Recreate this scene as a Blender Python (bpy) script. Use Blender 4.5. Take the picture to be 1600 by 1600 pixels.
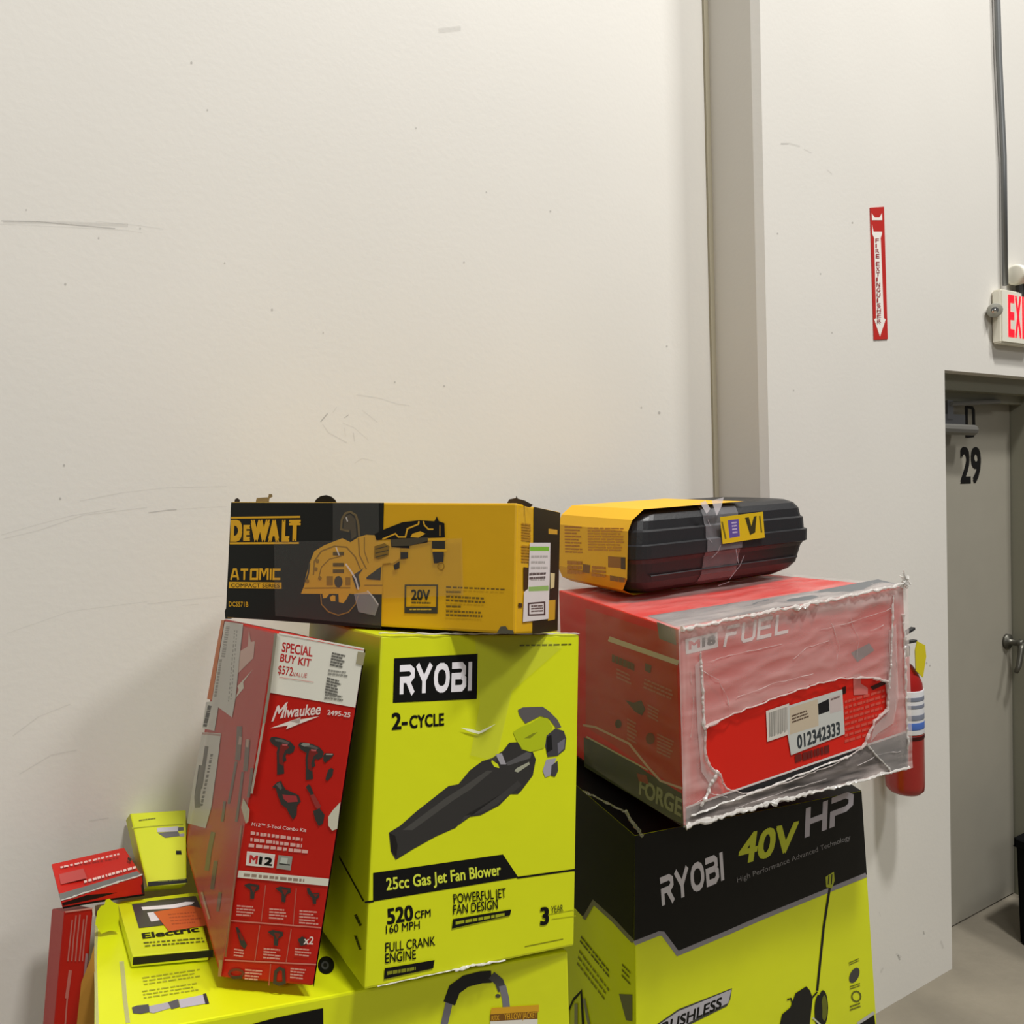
import bpy, bmesh, math, random
from mathutils import Vector, noise

S = bpy.context.scene
for o in list(bpy.data.objects):
    bpy.data.objects.remove(o)
random.seed(7)
COL = S.collection

# ------------------------------------------------------------------ camera
EYE = Vector((0, 0, 1.93))
FPX, PITCH, ROLL = 1110.0, .0315, .032           # focal length in pixels of a 1600 px frame
FWD = Vector((0, math.cos(PITCH), -math.sin(PITCH)))
_R0, _U0 = Vector((1, 0, 0)), Vector((0, math.sin(PITCH), math.cos(PITCH)))
RGT = _R0 * math.cos(ROLL) - _U0 * math.sin(ROLL)
UPV = _U0 * math.cos(ROLL) + _R0 * math.sin(ROLL)
cam_d = bpy.data.cameras.new('camera'); cam = bpy.data.objects.new('camera', cam_d); COL.objects.link(cam)
cam_d.sensor_width = 36; cam_d.lens = 36 * FPX / 1600; cam_d.clip_start = .02
from mathutils import Matrix
cam.matrix_world = Matrix(((RGT.x, UPV.x, -FWD.x, EYE.x), (RGT.y, UPV.y, -FWD.y, EYE.y), (RGT.z, UPV.z, -FWD.z, EYE.z), (0, 0, 0, 1)))
S.camera = cam

# ------------------------------------------------------------------ light of the warehouse
w = bpy.data.worlds.new('warehouse_air'); S.world = w; w.use_nodes = True
w.node_tree.nodes['Background'].inputs[0].default_value = (1, .985, .95, 1)
w.node_tree.nodes['Background'].inputs[1].default_value = .10
def lamp(name, loc, target, sx, sy, energy, col=(1, .99, .965)):
    l = bpy.data.lights.new(name, 'AREA'); l.shape = 'RECTANGLE'; l.size = sx; l.size_y = sy
    l.energy = energy; l.color = col
    o = bpy.data.objects.new(name, l); COL.objects.link(o); o.location = loc
    o.rotation_euler = (Vector(target) - Vector(loc)).to_track_quat('-Z', 'Y').to_euler()
lamp('high_bay_lamp', (2.3, -.45, 9.0), (.6, 1.3, 1.2), .8, .5, 510)
lamp('high_bay_lamp', (5.2, .3, 8.4), (1.0, 2.0, 1.2), 1.2, .7, 270)
lamp('high_bay_lamp', (.0, -4.5, 5.5), (0, 1.5, 1.4), 2.4, 1.2, 120)
S.view_settings.view_transform = 'Standard'; S.view_settings.look = 'None'
S.view_settings.gamma = 1; S.view_settings.use_curve_mapping = False
S.view_settings.exposure = .0

# ------------------------------------------------------------------ helpers
def lin(c):
    r = []
    for v in c[:3]:
        v /= 255
        r.append(v / 12.92 if v <= .04045 else ((v + .055) / 1.055) ** 2.4)
    return (*r, 1)
MATS = {}
def mat(name, rgb, rough=.5, metal=0, var=0., scale=8, bump=0., bscale=60, coat=0., emit=0, spec=.5):
    if name in MATS: return MATS[name]
    m = bpy.data.materials.new(name); m.use_nodes = True
    nt = m.node_tree; b = nt.nodes['Principled BSDF']
    b.inputs['Base Color'].default_value = lin(rgb); b.inputs['Roughness'].default_value = rough
    b.inputs['Metallic'].default_value = metal; b.inputs['Coat Weight'].default_value = coat
    b.inputs['Coat Roughness'].default_value = .25; b.inputs['Specular IOR Level'].default_value = spec
    if emit:
        b.inputs['Emission Color'].default_value = lin(rgb); b.inputs['Emission Strength'].default_value = emit
    if var or bump:
        tc = nt.nodes.new('ShaderNodeTexCoord')
    if var:
        n = nt.nodes.new('ShaderNodeTexNoise'); n.inputs['Scale'].default_value = scale; n.inputs['Detail'].default_value = 6
        nt.links.new(tc.outputs['Object'], n.inputs['Vector'])
        mr = nt.nodes.new('ShaderNodeMapRange'); mr.inputs['From Min'].default_value = .3; mr.inputs['From Max'].default_value = .7
        mr.inputs['To Min'].default_value = 1 - var; mr.inputs['To Max'].default_value = 1 + var
        nt.links.new(n.outputs['Fac'], mr.inputs['Value'])
        mx = nt.nodes.new('ShaderNodeVectorMath'); mx.operation = 'SCALE'
        mx.inputs[0].default_value = lin(rgb)[:3]; nt.links.new(mr.outputs[0], mx.inputs['Scale'])
        nt.links.new(mx.outputs[0], b.inputs['Base Color'])
    if bump:
        n2 = nt.nodes.new('ShaderNodeTexNoise'); n2.inputs['Scale'].default_value = bscale; n2.inputs['Detail'].default_value = 4
        nt.links.new(tc.outputs['Object'], n2.inputs['Vector'])
        bp = nt.nodes.new('ShaderNodeBump'); bp.inputs['Strength'].default_value = bump; bp.inputs['Distance'].default_value = .01
        nt.links.new(n2.outputs['Fac'], bp.inputs['Height']); nt.links.new(bp.outputs[0], b.inputs['Normal'])
    MATS[name] = m; return m
def ink(rgb, rough=.45):
    rgb = tuple(int(v) for v in rgb[:3])
    return mat('ink_%d_%d_%d' % rgb, rgb, rough, spec=.2 if sum(rgb) < 120 else .45)
def film_mat(name, base=.0, rgb=(225, 222, 215), rough=.28, gloss=.12, attr=True):
    """clear plastic film: see-through, with white haze where it is layered, and a glossy skin"""
    if name in MATS: return MATS[name]
    m = bpy.data.materials.new(name); m.use_nodes = True; nt = m.node_tree
    for n in list(nt.nodes): nt.nodes.remove(n)
    out = nt.nodes.new('ShaderNodeOutputMaterial'); tr = nt.nodes.new('ShaderNodeBsdfTransparent')
    pr = nt.nodes.new('ShaderNodeBsdfPrincipled'); pr.inputs['Base Color'].default_value = lin(rgb); pr.inputs['Roughness'].default_value = rough
    gl = nt.nodes.new('ShaderNodeBsdfGlossy'); gl.inputs['Roughness'].default_value = .12
    mx = nt.nodes.new('ShaderNodeMixShader'); mx2 = nt.nodes.new('ShaderNodeMixShader')
    if attr:
        a = nt.nodes.new('ShaderNodeAttribute'); a.attribute_name = 'haze'; nt.links.new(a.outputs['Fac'], mx.inputs[0])
    else: mx.inputs[0].default_value = base
    nt.links.new(tr.outputs[0], mx.inputs[1]); nt.links.new(pr.outputs[0], mx.inputs[2])
    lw = nt.nodes.new('ShaderNodeFresnel'); lw.inputs[0].default_value = 1.45
    mm = nt.nodes.new('ShaderNodeMath'); mm.operation = 'MULTIPLY'; mm.inputs[1].default_value = gloss * 3
    nt.links.new(lw.outputs[0], mm.inputs[0]); nt.links.new(mm.outputs[0], mx2.inputs[0])
    nt.links.new(mx.outputs[0], mx2.inputs[1]); nt.links.new(gl.outputs[0], mx2.inputs[2])
    nt.links.new(mx2.outputs[0], out.inputs[0])
    MATS[name] = m; return m

def obj(name, verts, faces, mats, parent=None, fm=None, smooth=False):
    me = bpy.data.meshes.new(name); me.from_pydata([tuple(v) for v in verts], [], faces)
    if not isinstance(mats, (list, tuple)): mats = [mats]
    for m in mats: me.materials.append(m)
    if fm: me.polygons.foreach_set('material_index', fm)
    if smooth: me.polygons.foreach_set('use_smooth', [True] * len(faces))
    me.update()
    o = bpy.data.objects.new(name, me); COL.objects.link(o)
    if parent: o.parent = parent
    return o
def bmobj(name, bm, m, parent=None, smooth=False):
    bmesh.ops.recalc_face_normals(bm, faces=bm.faces)
    me = bpy.data.meshes.new(name); bm.to_mesh(me); bm.free()
    for x in (m if isinstance(m, (list, tuple)) else [m]): me.materials.append(x)
    if smooth: me.polygons.foreach_set('use_smooth', [True] * len(me.polygons))
    o = bpy.data.objects.new(name, me); COL.objects.link(o)
    if parent: o.parent = parent
    return o
def tag(o, label, cat, group=None):
    o['label'] = label; o['category'] = cat
    if group: o['group'] = group
    return o
def structure(o):
    o['kind'] = 'structure'; return o
def thing(name, label, cat, loc, group=None):
    o = bpy.data.objects.new(name, None); COL.objects.link(o); o.empty_display_size = .05
    return tag(o, label, cat, group)
KEYS = ['FTL', 'FTR', 'FbR', 'FbL', 'BTL', 'BTR', 'BbR', 'BbL']
HF = [(0, 3, 2, 1), (4, 5, 6, 7), (0, 4, 7, 3), (1, 2, 6, 5), (0, 1, 5, 4), (3, 7, 6, 2)]
def hexa_bm(c, bevel=.004, seg=2):
    bm = bmesh.new(); v = [bm.verts.new(c[k]) for k in KEYS]
    for f in HF: bm.faces.new([v[i] for i in f])
    bmesh.ops.recalc_face_normals(bm, faces=bm.faces)
    if bevel: bmesh.ops.bevel(bm, geom=bm.edges[:], offset=bevel, segments=seg, affect='EDGES', profile=.6)
    return bm
def box_bm(bm, c, ax, ay, az):
    """box from a corner point and three edge vectors, added to bm"""
    p = [Vector(c) + ax * i + ay * j + az * k for i in (0, 1) for j in (0, 1) for k in (0, 1)]
    v = [bm.verts.new(q) for q in p]
    for f in [(0, 1, 3, 2), (4, 6, 7, 5), (0, 4, 5, 1), (2, 3, 7, 6), (0, 2, 6, 4), (1, 5, 7, 3)]: bm.faces.new([v[i] for i in f])
def tube_bm(bm, pts, r, n=8, closed=False, caps=True):
    pts = [Vector(p) for p in pts]; rings = []; N = len(pts)
    for i, p in enumerate(pts):
        t = (pts[(i + 1) % N] - pts[i - 1]) if closed else (pts[min(i + 1, N - 1)] - pts[max(i - 1, 0)])
        t.normalize(); a = t.orthogonal() if abs(t.z) > .95 else t.cross(Vector((0, 0, 1)))
        a.normalize(); b = t.cross(a); rr = r[i] if isinstance(r, (list, tuple)) else r
        rings.append([bm.verts.new(p + (a * math.cos(q) + b * math.sin(q)) * rr) for q in [2 * math.pi * k / n for k in range(n)]])
    for i in range(N if closed else N - 1):
        A, B = rings[i], rings[(i + 1) % N]
        for k in range(n): bm.faces.new((A[k], A[(k + 1) % n], B[(k + 1) % n], B[k]))
    if caps and not closed:
        bm.faces.new(rings[0][::-1]); bm.faces.new(rings[-1])
def lathe_bm(bm, base, axis, prof, n=24):
    """prof: (radius, height along axis)"""
    axis = Vector(axis).normalized(); a = axis.orthogonal().normalized(); b = axis.cross(a); rings = []
    for r, h in prof:
        rings.append([bm.verts.new(Vector(base) + axis * h + (a * math.cos(q) + b * math.sin(q)) * max(r, 1e-4)) for q in [2 * math.pi * k / n for k in range(n)]])
    for A, B in zip(rings, rings[1:]):
        for k in range(n): bm.faces.new((A[k], A[(k + 1) % n], B[(k + 1) % n], B[k]))
    bm.faces.new(rings[0][::-1]); bm.faces.new(rings[-1])

# ------------------------------------------------------------------ printed surfaces
def sight(px, py): return FWD + RGT * ((px - 800) / FPX) - UPV * ((py - 800) / FPX)
def seen(P):
    q = Vector(P) - EYE; z = q.dot(FWD); return (800 + FPX * q.dot(RGT) / z, 800 - FPX * q.dot(UPV) / z)
class Face:
    """a real flat face; on() gives the point of the face at a spot measured in the photograph"""
    def __init__(self, a, b, c):
        self.o = Vector(a); self.n = (Vector(b) - self.o).cross(Vector(c) - self.o).normalized()
        if self.n.dot(EYE - self.o) < 0: self.n.negate()
    def on(self, p, off=0.):
        d = sight(*p); o = self.o + self.n * off
        return EYE + d * ((o - EYE).dot(self.n) / d.dot(self.n))
def stroke(pts, w, closed=False):
    """thick polyline -> quads with mitred joints (2-D)"""
    P = [Vector(p) for p in pts]; N = len(P); L, R_ = [], []
    for i in range(N):
        if closed or 0 < i < N - 1:
            a = (P[i] - P[i - 1]).normalized(); b = (P[(i + 1) % N] - P[i]).normalized()
        elif i == 0: a = b = (P[1] - P[0]).normalized()
        else: a = b = (P[-1] - P[-2]).normalized()
        m = Vector((-(a.y + b.y), a.x + b.x)); m = m.normalized() if m.length > 1e-6 else Vector((-a.y, a.x))
        k = min(1 / max(m.dot(Vector((-a.y, a.x))), .5), 1.8) * w / 2
        L.append(P[i] + m * k); R_.append(P[i] - m * k)
    return [[L[i], L[(i + 1) % N], R_[(i + 1) % N], R_[i]] for i in range(N if closed else N - 1)]
def ell(cx, cy, rx, ry, n=20, a0=0, a1=360, rot=0):
    r = []; c, s = math.cos(math.radians(rot)), math.sin(math.radians(rot))
    for i in range(n + (a1 - a0 < 360)):
        t = math.radians(a0 + (a1 - a0) * i / n); x, y = rx * math.cos(t), ry * math.sin(t)
        r.append((cx + x * c - y * s, cy + x * s + y * c))
    return r
_txt = {}
def text_mesh(s, bold):
    if (s, bold) in _txt: return _txt[(s, bold)]
    cu = bpy.data.curves.new('lettering', 'FONT'); cu.body = s; cu.resolution_u = 3
    o = bpy.data.objects.new('lettering', cu); COL.objects.link(o)
    bpy.context.view_layer.update()
    ev = o.evaluated_get(bpy.context.evaluated_depsgraph_get()); me = ev.to_mesh()
    V = [(v.co.x, v.co.y) for v in me.vertices]; Fc = [tuple(p.vertices) for p in me.polygons]
    ev.to_mesh_clear(); bpy.data.objects.remove(o); bpy.data.curves.remove(cu)
    if bold:                                        # heavier weight: the same letters laid over each other, slightly shifted
        n_ = len(V); sh = [(-bold, -bold * .8), (bold, -bold * .8), (-bold, bold * .8), (bold, bold * .8), (0, 0)]
        Fc = [tuple(i + k * n_ for i in f) for k in range(5) for f in Fc]; V = [(x + a, y + b) for a, b in sh for x, y in V]
    x0 = min(v[0] for v in V); x1 = max(v[0] for v in V); cap = .69 + bold * .8
    r = ([((x - x0) / (x1 - x0), y / cap) for x, y in V], Fc); _txt[(s, bold)] = r; return r
LETTERS = {
 'R': [[(0, .9), (.62, .9), (.8, .8), (.8, .62), (.64, .5), (.13, .5), (.13, 0)], [(.45, .52), (.84, 0)]],
 'Y': [[(0, 1), (.42, .45), (.42, 0)], [(.84, 1), (.42, .45)]],
 'O': [[(.34, .9), (.52, .9), (.68, .83), (.78, .67), (.8, .5), (.78, .33), (.68, .17), (.52, .1), (.34, .1), (.18, .17), (.08, .33), (.06, .5), (.08, .67), (.18, .83), (.34, .9), (.36, .9)]],
 'B': [[(0, .9), (.6, .9), (.74, .8), (.74, .64), (.6, .53), (.1, .53), (.1, .1), (.62, .1), (.78, .22), (.78, .42), (.62, .53)]],
 'I': [[(.1, 1), (.1, 0)]],
 'F': [[(.04, 0), (.12, .58), (.7, .58)], [(.1, .93), (.85, .93)]],
 'U': [[(.04, 1), (.04, .2), (.14, .08), (.6, .08), (.72, .2), (.72, 1)]],
 'E': [[(.85, .93), (.06, .93), (.06, .07), (.85, .07)], [(.06, .52), (.75, .52)]],
 'L': [[(.06, 1), (.06, .07), (.8, .07)]],
 'A': [[(.02, 0), (.3, .93), (.56, .93), (.84, 0)], [(.18, .32), (.7, .32)]], 'T': [[(0, .91), (.84, .91)], [(.42, .91), (.42, 0)]], 'M': [[(.08, 0), (.08, .93), (.26, .93), (.5, .4), (.74, .93), (.92, .93), (.92, 0)]],
 'C': [[(.86, .91), (.08, .91), (.08, .09), (.86, .09)]], 'Q': [[(.09, .91), (.8, .91), (.8, .09), (.09, .09), (.09, .98)]],
 'H': [[(.08, 0), (.08, 1)], [(.08, .5), (.76, .5)], [(.76, 0), (.76, 1)]],
 'P': [[(.08, 0), (.08, .46), (.62, .46), (.8, .56), (.8, .8), (.62, .92), (.02, .92)]],
}
class Print:
    """flat print on one face of a carton: poly/line/word/bars collect shapes, build() links them as one mesh"""
    def __init__(self, face, name, parent, base=.0007):
        self.f, self.name, self.par, self.off = face, name, parent, base
        self.V, self.F, self.I, self.M, self.C = [], [], [], [], []
    def _mi(self, c):
        m = c if isinstance(c, bpy.types.Material) else ink(c)
        if m not in self.M: self.M.append(m)
        return self.M.index(m)
    def _add(self, polys, c, lift=True):
        k = self._mi(c); self.C.append(len(self.F))
        if lift: self.off += 3e-5
        for p in polys:
            b = len(self.V); self.V += [self.f.on(q, self.off) for q in p]
            self.F.append(tuple(range(b, b + len(p)))); self.I.append(k)
    def poly(self, pts, c): self._add([pts], c); return self
    def line(self, pts, w, c, closed=False): self._add([[tuple(v) for v in q] for q in stroke(pts, w, closed)], c); return self
    def rect(self, a, b, d, c): return self.poly([a, b, (b[0] + d[0] - a[0], b[1] + d[1] - a[1]), d], c)
    def word(self, s, p0, p1, pt, c, bold=.012):
        V, Fc = text_mesh(s, bold); k = self._mi(c); self.off += 3e-5; self.C.append(len(self.F))
        A, X, Y = [self.f.on(p, self.off) for p in (p0, p1, pt)]; X = X - A; Y = Y - A; b = len(self.V)
        m_ = max(1, len(V) // 5 if bold else len(V))      # the five copies lie a hair apart
        self.V += [A + X * x + Y * y + self.f.n * (2.5e-5 * (i // m_)) for i, (x, y) in enumerate(V)]; self.off += 1e-4
        for f in Fc: self.F.append(tuple(b + i for i in f)); self.I.append(k)
        return self
    def logo(self, s, p0, p1, pt, c, wt=.2, gap=.16):
        adv, tot = [], 0
        for ch in s:
            ww = max(x for st in LETTERS[ch] for x, y in st); adv.append((tot, ww)); tot += ww + gap + wt * .35
        tot -= gap; polys, groups = [], []
        for ch, (x0, ww) in zip(s, adv):
            for st in LETTERS[ch]:
                for q in stroke([((x + x0), y) for x, y in st], wt):
                    polys.append([(p0[0] + (p1[0] - p0[0]) * v.x / tot + (pt[0] - p0[0]) * v.y, p0[1] + (p1[1] - p0[1]) * v.x / tot + (pt[1] - p0[1]) * v.y) for v in q])
                groups += [[g_] for g_ in polys]; polys = []
        self.C.append(len(self.F)); o0 = self.off; cc = self.C[:]
        for i, g_ in enumerate(groups): self.off = o0 + 4e-5 + (i % 5) * 2.5e-5; self._add(g_, c, False)
        self.C = cc; self.off = o0 + 1.6e-4; return self
    def bars(self, p0, p1, pb, rows, c, fill=.55, ragged=.25, dashes=5):
        """rows of unreadably small print, as dashes"""
        polys = []; rnd = random.Random(int(p0[0] * 7 + p0[1]))
        for r in range(rows):
            t0 = r / rows; t1 = t0 + fill / rows; end = 1 - ragged * rnd.random(); x = 0
            while x < end - .02:
                x2 = min(end, x + (.4 + .9 * rnd.random()) / (dashes * 1.7))
                P = lambda u, v: (p0[0] + (p1[0] - p0[0]) * u + (pb[0] - p0[0]) * v, p0[1] + (p1[1] - p0[1]) * u + (pb[1] - p0[1]) * v)
                polys.append([P(x, t0), P(x2, t0), P(x2, t1 - .12 / rows * rnd.random()), P(x, t1)]); x = x2 + .02 * rnd.random() + .012
        self._add(polys, c); return self
    def build(self, label=None):
        # shapes that lie well apart become parts of their own
        st = self.C or [0]; en = st[1:] + [len(self.F)]; runs = [range(a, b) for a, b in zip(st, en) if b > a]; box = []
        for r_ in runs:
            P = [self.V[i] for f in r_ for i in self.F[f]]
            lo = Vector([min(q[k] for q in P) for k in range(3)]); hi = Vector([max(q[k] for q in P) for k in range(3)]); box.append((lo, hi, max(hi - lo)))
        grp = list(range(len(runs)))
        for i in range(len(runs)):
            for j in range(i):
                g_ = Vector([max(0, box[i][0][k] - box[j][1][k], box[j][0][k] - box[i][1][k]) for k in range(3)]).length
                if g_ <= max(.014, .38 * max(box[i][2], box[j][2])) and grp[i] != grp[j]:
                    a, b = grp[i], grp[j]; grp = [b if x == a else x for x in grp]
        for gi in dict.fromkeys(grp):
            fs = [f for r_, x in zip(runs, grp) if x == gi for f in r_]; ix, V, F = {}, [], []
            for f in fs:
                for i in self.F[f]:
                    if i not in ix: ix[i] = len(V); V.append(self.V[i])
                F.append(tuple(ix[i] for i in self.F[f]))
            used = sorted({self.I[f] for f in fs})
            o = obj(self.name, V, F, [self.M[i] for i in used], self.par, [used.index(self.I[f]) for f in fs])
            for p in o.data.polygons:                   # turned towards the outside of the carton
                if p.normal.dot(self.f.n) < 0: p.flip()
            if label: o['label'] = label
        return o
def V3(d): return {k: Vector(v) for k, v in d.items()}
def front(c): return Face(c['FTL'], c['FbL'], c['FbR'])
def left(c): return Face(c['FTL'], c['FbL'], c['BTL'])
def right(c): return Face(c['FTR'], c['FbR'], c['BTR'])
def top(c): return Face(c['FTL'], c['FTR'], c['BTL'])
def carton(name, label, c, m, bevel=.004, cat='box'):
    root = thing(name, label, cat, c['FbL'])
    bmobj('carton', hexa_bm(c, bevel), m, root)
    return root

# ------------------------------------------------------------------ the room
D = Vector((.8809, .4732, 0)); N = Vector((.4732, -.8809, 0)); Z = Vector((0, 0, 1)); WALL0 = N * -1.611
def wp(s, nd, z): return D * s + N * nd + WALL0 + Z * z     # s along the wall, nd out of the right wall's face, z up
wallm = mat('painted_concrete', (218, 214, 206), .62, var=.02, scale=1.6, bump=.04, bscale=70)
def slab(bm, s0, s1, n0, n1, z0, z1): box_bm(bm, wp(s0, n0, z0), D * (s1 - s0), N * (n1 - n0), Z * (z1 - z0))
bm = bmesh.new(); slab(bm, -4.5, 1.79, -.50, -.214, 0, 6.6)
wall_l = structure(bmobj('wall_left', bm, wallm))
bm = bmesh.new()
# the projecting panel left of the door with a chamfered edge, over the door and right of it
prof = [(1.787, -.46), (1.787, -.024), (1.803, 0), (2.757, 0), (2.757, -.46)]
v0 = [bm.verts.new(wp(s, n_, 0)) for s, n_ in prof]; v1 = [bm.verts.new(wp(s, n_, 6.6)) for s, n_ in prof]
for i in range(5): bm.faces.new((v0[i], v0[(i + 1) % 5], v1[(i + 1) % 5], v1[i]))
bm.faces.new(v0); bm.faces.new(v1[::-1])
slab(bm, 2.757, 3.54, -.46, 0, 2.333, 6.6); slab(bm, 3.54, 6.5, -.46, 0, 0, 6.6)
wall_r = structure(bmobj('wall_right', bm, wallm))
bm = bmesh.new(); slab(bm, 1.768, 1.787, -.216, -.205, 0, 6.6)
structure(bmobj('trim_1', bm, mat('joint_sealant', (168, 160, 138), .7), None))
floorm = mat('stained_concrete_floor', (132, 124, 108), .75, var=.22, scale=2.2, bump=.25, bscale=30)
bm = bmesh.new(); box_bm(bm, Vector((-6, -4, -.1)), Vector((13, 0, 0)), Vector((0, 11, 0)), Vector((0, 0, .1)))
structure(bmobj('floor', bm, floorm))

LW, RW = Face(wp(0, -.214, 0), wp(1, -.214, 0), wp(0, -.214, 1)), Face(wp(2, 0, 0), wp(3, 0, 0), wp(2, 0, 1))
scuff = film_mat('scuff_dirt', .22, (70, 66, 60), .8, 0, attr=False); scuff2 = film_mat('faint_scuff', .09, (80, 75, 66), .8, 0, attr=False)
def scuffs(name, face, items, par):
    p = Print(face, name, par, .0006)
    for pts, wd, m in items:
        for i in range(len(pts) - 1):       # tapering streak
            p.line([pts[i], pts[i + 1]], wd * (.6 + .4 * random.random()), m)
    p.build()
scuffs('scuff_mark', LW, [([(2, 345), (60, 346), (110, 351), (180, 357)], 2.2, scuff), ([(0, 350), (90, 354), (200, 360), (222, 364)], 1.6, scuff2),
    ([(150, 346), (215, 352), (255, 358)], 1.6, scuff2), ([(5, 347), (90, 348), (200, 352)], 7, scuff2)], wall_l)
scuffs('scuff_mark', LW, [([(2, 836), (50, 822), (110, 806), (180, 795)], 1.8, scuff2), ([(125, 783), (190, 770), (260, 762), (355, 760)], 1.5, scuff2),
    ([(5, 842), (60, 829), (130, 805), (230, 793)], 1.6, scuff2), ([(232, 801), (262, 797), (276, 796)], 2, scuff), ([(276, 796), (355, 791)], 1.4, scuff2),
    ([(230, 944), (290, 937), (350, 931)], 1.4, scuff2), ([(285, 946), (310, 944)], 1.5, scuff2), ([(10, 990), (110, 955), (230, 940)], 1.4, scuff2),
    ([(20, 1150), (60, 1120), (110, 1100)], 2, scuff2), ([(30, 1210), (80, 1180), (120, 1172)], 2, scuff2), ([(140, 1283), (170, 1278)], 3, scuff2)], wall_l)
scuffs('scuff_mark', LW, [([(501, 659), (512, 646)], 2.4, scuff), ([(538, 653), (545, 648)], 2, scuff), ([(504, 663), (513, 676), (530, 685), (542, 692)], 2.4, scuff2),
    ([(536, 661), (553, 668), (576, 688)], 1.6, scuff2), ([(557, 617), (592, 622), (620, 631), (640, 634)], 1.8, scuff2), ([(520, 645), (526, 636)], 1.5, scuff2),
    ([(566, 641), (590, 660)], 1.5, scuff2), ([(538, 668), (540, 682)], 1.5, scuff2), ([(552, 676), (554, 690)], 2.2, scuff2), ([(554, 724), (566, 716), (582, 720)], 1.6, scuff2), ([(685, 48), (720, 44)], 9, scuff2)], wall_l)
p = Print(LW, 'paint_chip', wall_l, .0006)
for x, y, r in [(41, 328, 1.3), (154, 372, 1.5), (219, 357, 1.5), (102, 444, 1.9), (351, 411, 1.4), (299, 98, 2), (324, 172, 1.5), (425, 484, 1.8), (94, 779, 2), (100, 727, 2), (1030, 645, 2.2),
        (1042, 541, 1.5), (1002, 637, 1.5), (760, 300, 1.3), (860, 330, 1.5), (650, 200, 1.2), (725, 410, 1.4), (505, 520, 1.3), (617, 597, 1.5), (694, 603, 1.5)]:
    p.poly(ell(x, y, r, r * 1.2, 8), scuff)
p.build()
scuffs('scuff_mark', RW, [([(1220, 224), (1232, 224), (1250, 229)], 3, scuff2), ([(1256, 233), (1268, 239)], 3, scuff2), ([(1220, 225), (1232, 225)], 2, scuff), ([(1292, 265), (1300, 272)], 2, scuff2),
    ([(1400, 1490), (1408, 1496)], 5, scuff2), ([(1443, 1455), (1444, 1460)], 3, scuff), ([(1374, 1425), (1376, 1432)], 2, scuff2), ([(1403, 1492), (1406, 1500)], 3, scuff), ([(1376, 1520), (1380, 1512)], 3, scuff2), ([(1470, 1470), (1474, 1482)], 4, scuff2)], wall_r)
p = Print(RW, 'paint_chip', wall_r, .0006)
for x, y, r in [(1332, 348, 1.5), (1282, 428, 1.3), (1215, 365, 1.4), (1448, 1036, 1.5), (1453, 1040, 1.3), (1300, 520, 1.2), (1240, 610, 1.2)]:
    p.poly(ell(x, y, r, r * 1.2, 8), scuff)
p.build()

# door in its recess
grey = mat('door_paint', (150, 145, 132), .45, var=.02); frm = mat('door_frame_paint', (128, 126, 110), .45)
steel = mat('brushed_steel', (150, 150, 152), .35, metal=.9); dark = mat('gap_black', (22, 21, 18), .8); blk = ink((16, 15, 14))
bm = bmesh.new(); slab(bm, 2.68, 3.50, -.19, -.148, .008, 2.262)
door = structure(bmobj('door_1', bm, grey))
bm = bmesh.new(); slab(bm, 3.506, 3.54, -.23, -.05, 0, 2.333); slab(bm, 2.66, 3.54, -.23, -.05, 2.27, 2.333)
slab(bm, 2.66, 3.54, -.135, -.10, 2.235, 2.27)
structure(bmobj('door_frame', bm, frm)).parent = door
bm = bmesh.new(); slab(bm, 2.62, 3.6, -.30, -.24, 0, 2.4); bmobj('door_backing', bm, dark, door)
DP = Face(wp(2, -.148, 0), wp(3, -.148, 0), wp(2, -.148, 1))
p = Print(DP, 'dock_number', door, .0008)
p.line([(1511, 636), (1519, 637), (1521, 641), (1522, 675), (1520, 681), (1511, 682)], 4.6, blk).line([(1510, 634), (1510.5, 684)], 4.4, blk)
p.word('29', (1500.5, 754), (1533, 753), (1500, 698), blk, .03)
p.build('black door lettering D 29')
bm = bmesh.new()
slab(bm, 2.76, 3.06, -.148, -.095, 2.13, 2.18); slab(bm, 2.93, 2.97, -.148, -.09, 2.16, 2.235)
closer = bmobj('door_closer', bm, steel, door)
bm = bmesh.new(); tube_bm(bm, [wp(2.80, -.09, 2.12), wp(3.10, -.085, 2.115)], .022, 10); tube_bm(bm, [wp(2.95, -.09, 2.22), wp(3.30, -.09, 2.24)], .010, 8)
bmobj('closer_arm', bm, mat('closer_grey', (120, 118, 112), .4, metal=.4), closer)
bm = bmesh.new(); lathe_bm(bm, wp(3.455, -.148, 1.175), N, [(.034, 0), (.034, .012), (.014, .014), (.014, .05), (.018, .055), (.018, .07), (.0, .071)], 14)
tube_bm(bm, [wp(3.455, -.085, 1.175), wp(3.44, -.08, 1.15), wp(3.42, -.08, 1.08), wp(3.40, -.082, 1.055)], [.014, .013, .011, .009], 8)
bmobj('door_lever', bm, mat('tarnished_steel', (92, 90, 82), .4, metal=.7), door, True)

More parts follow.
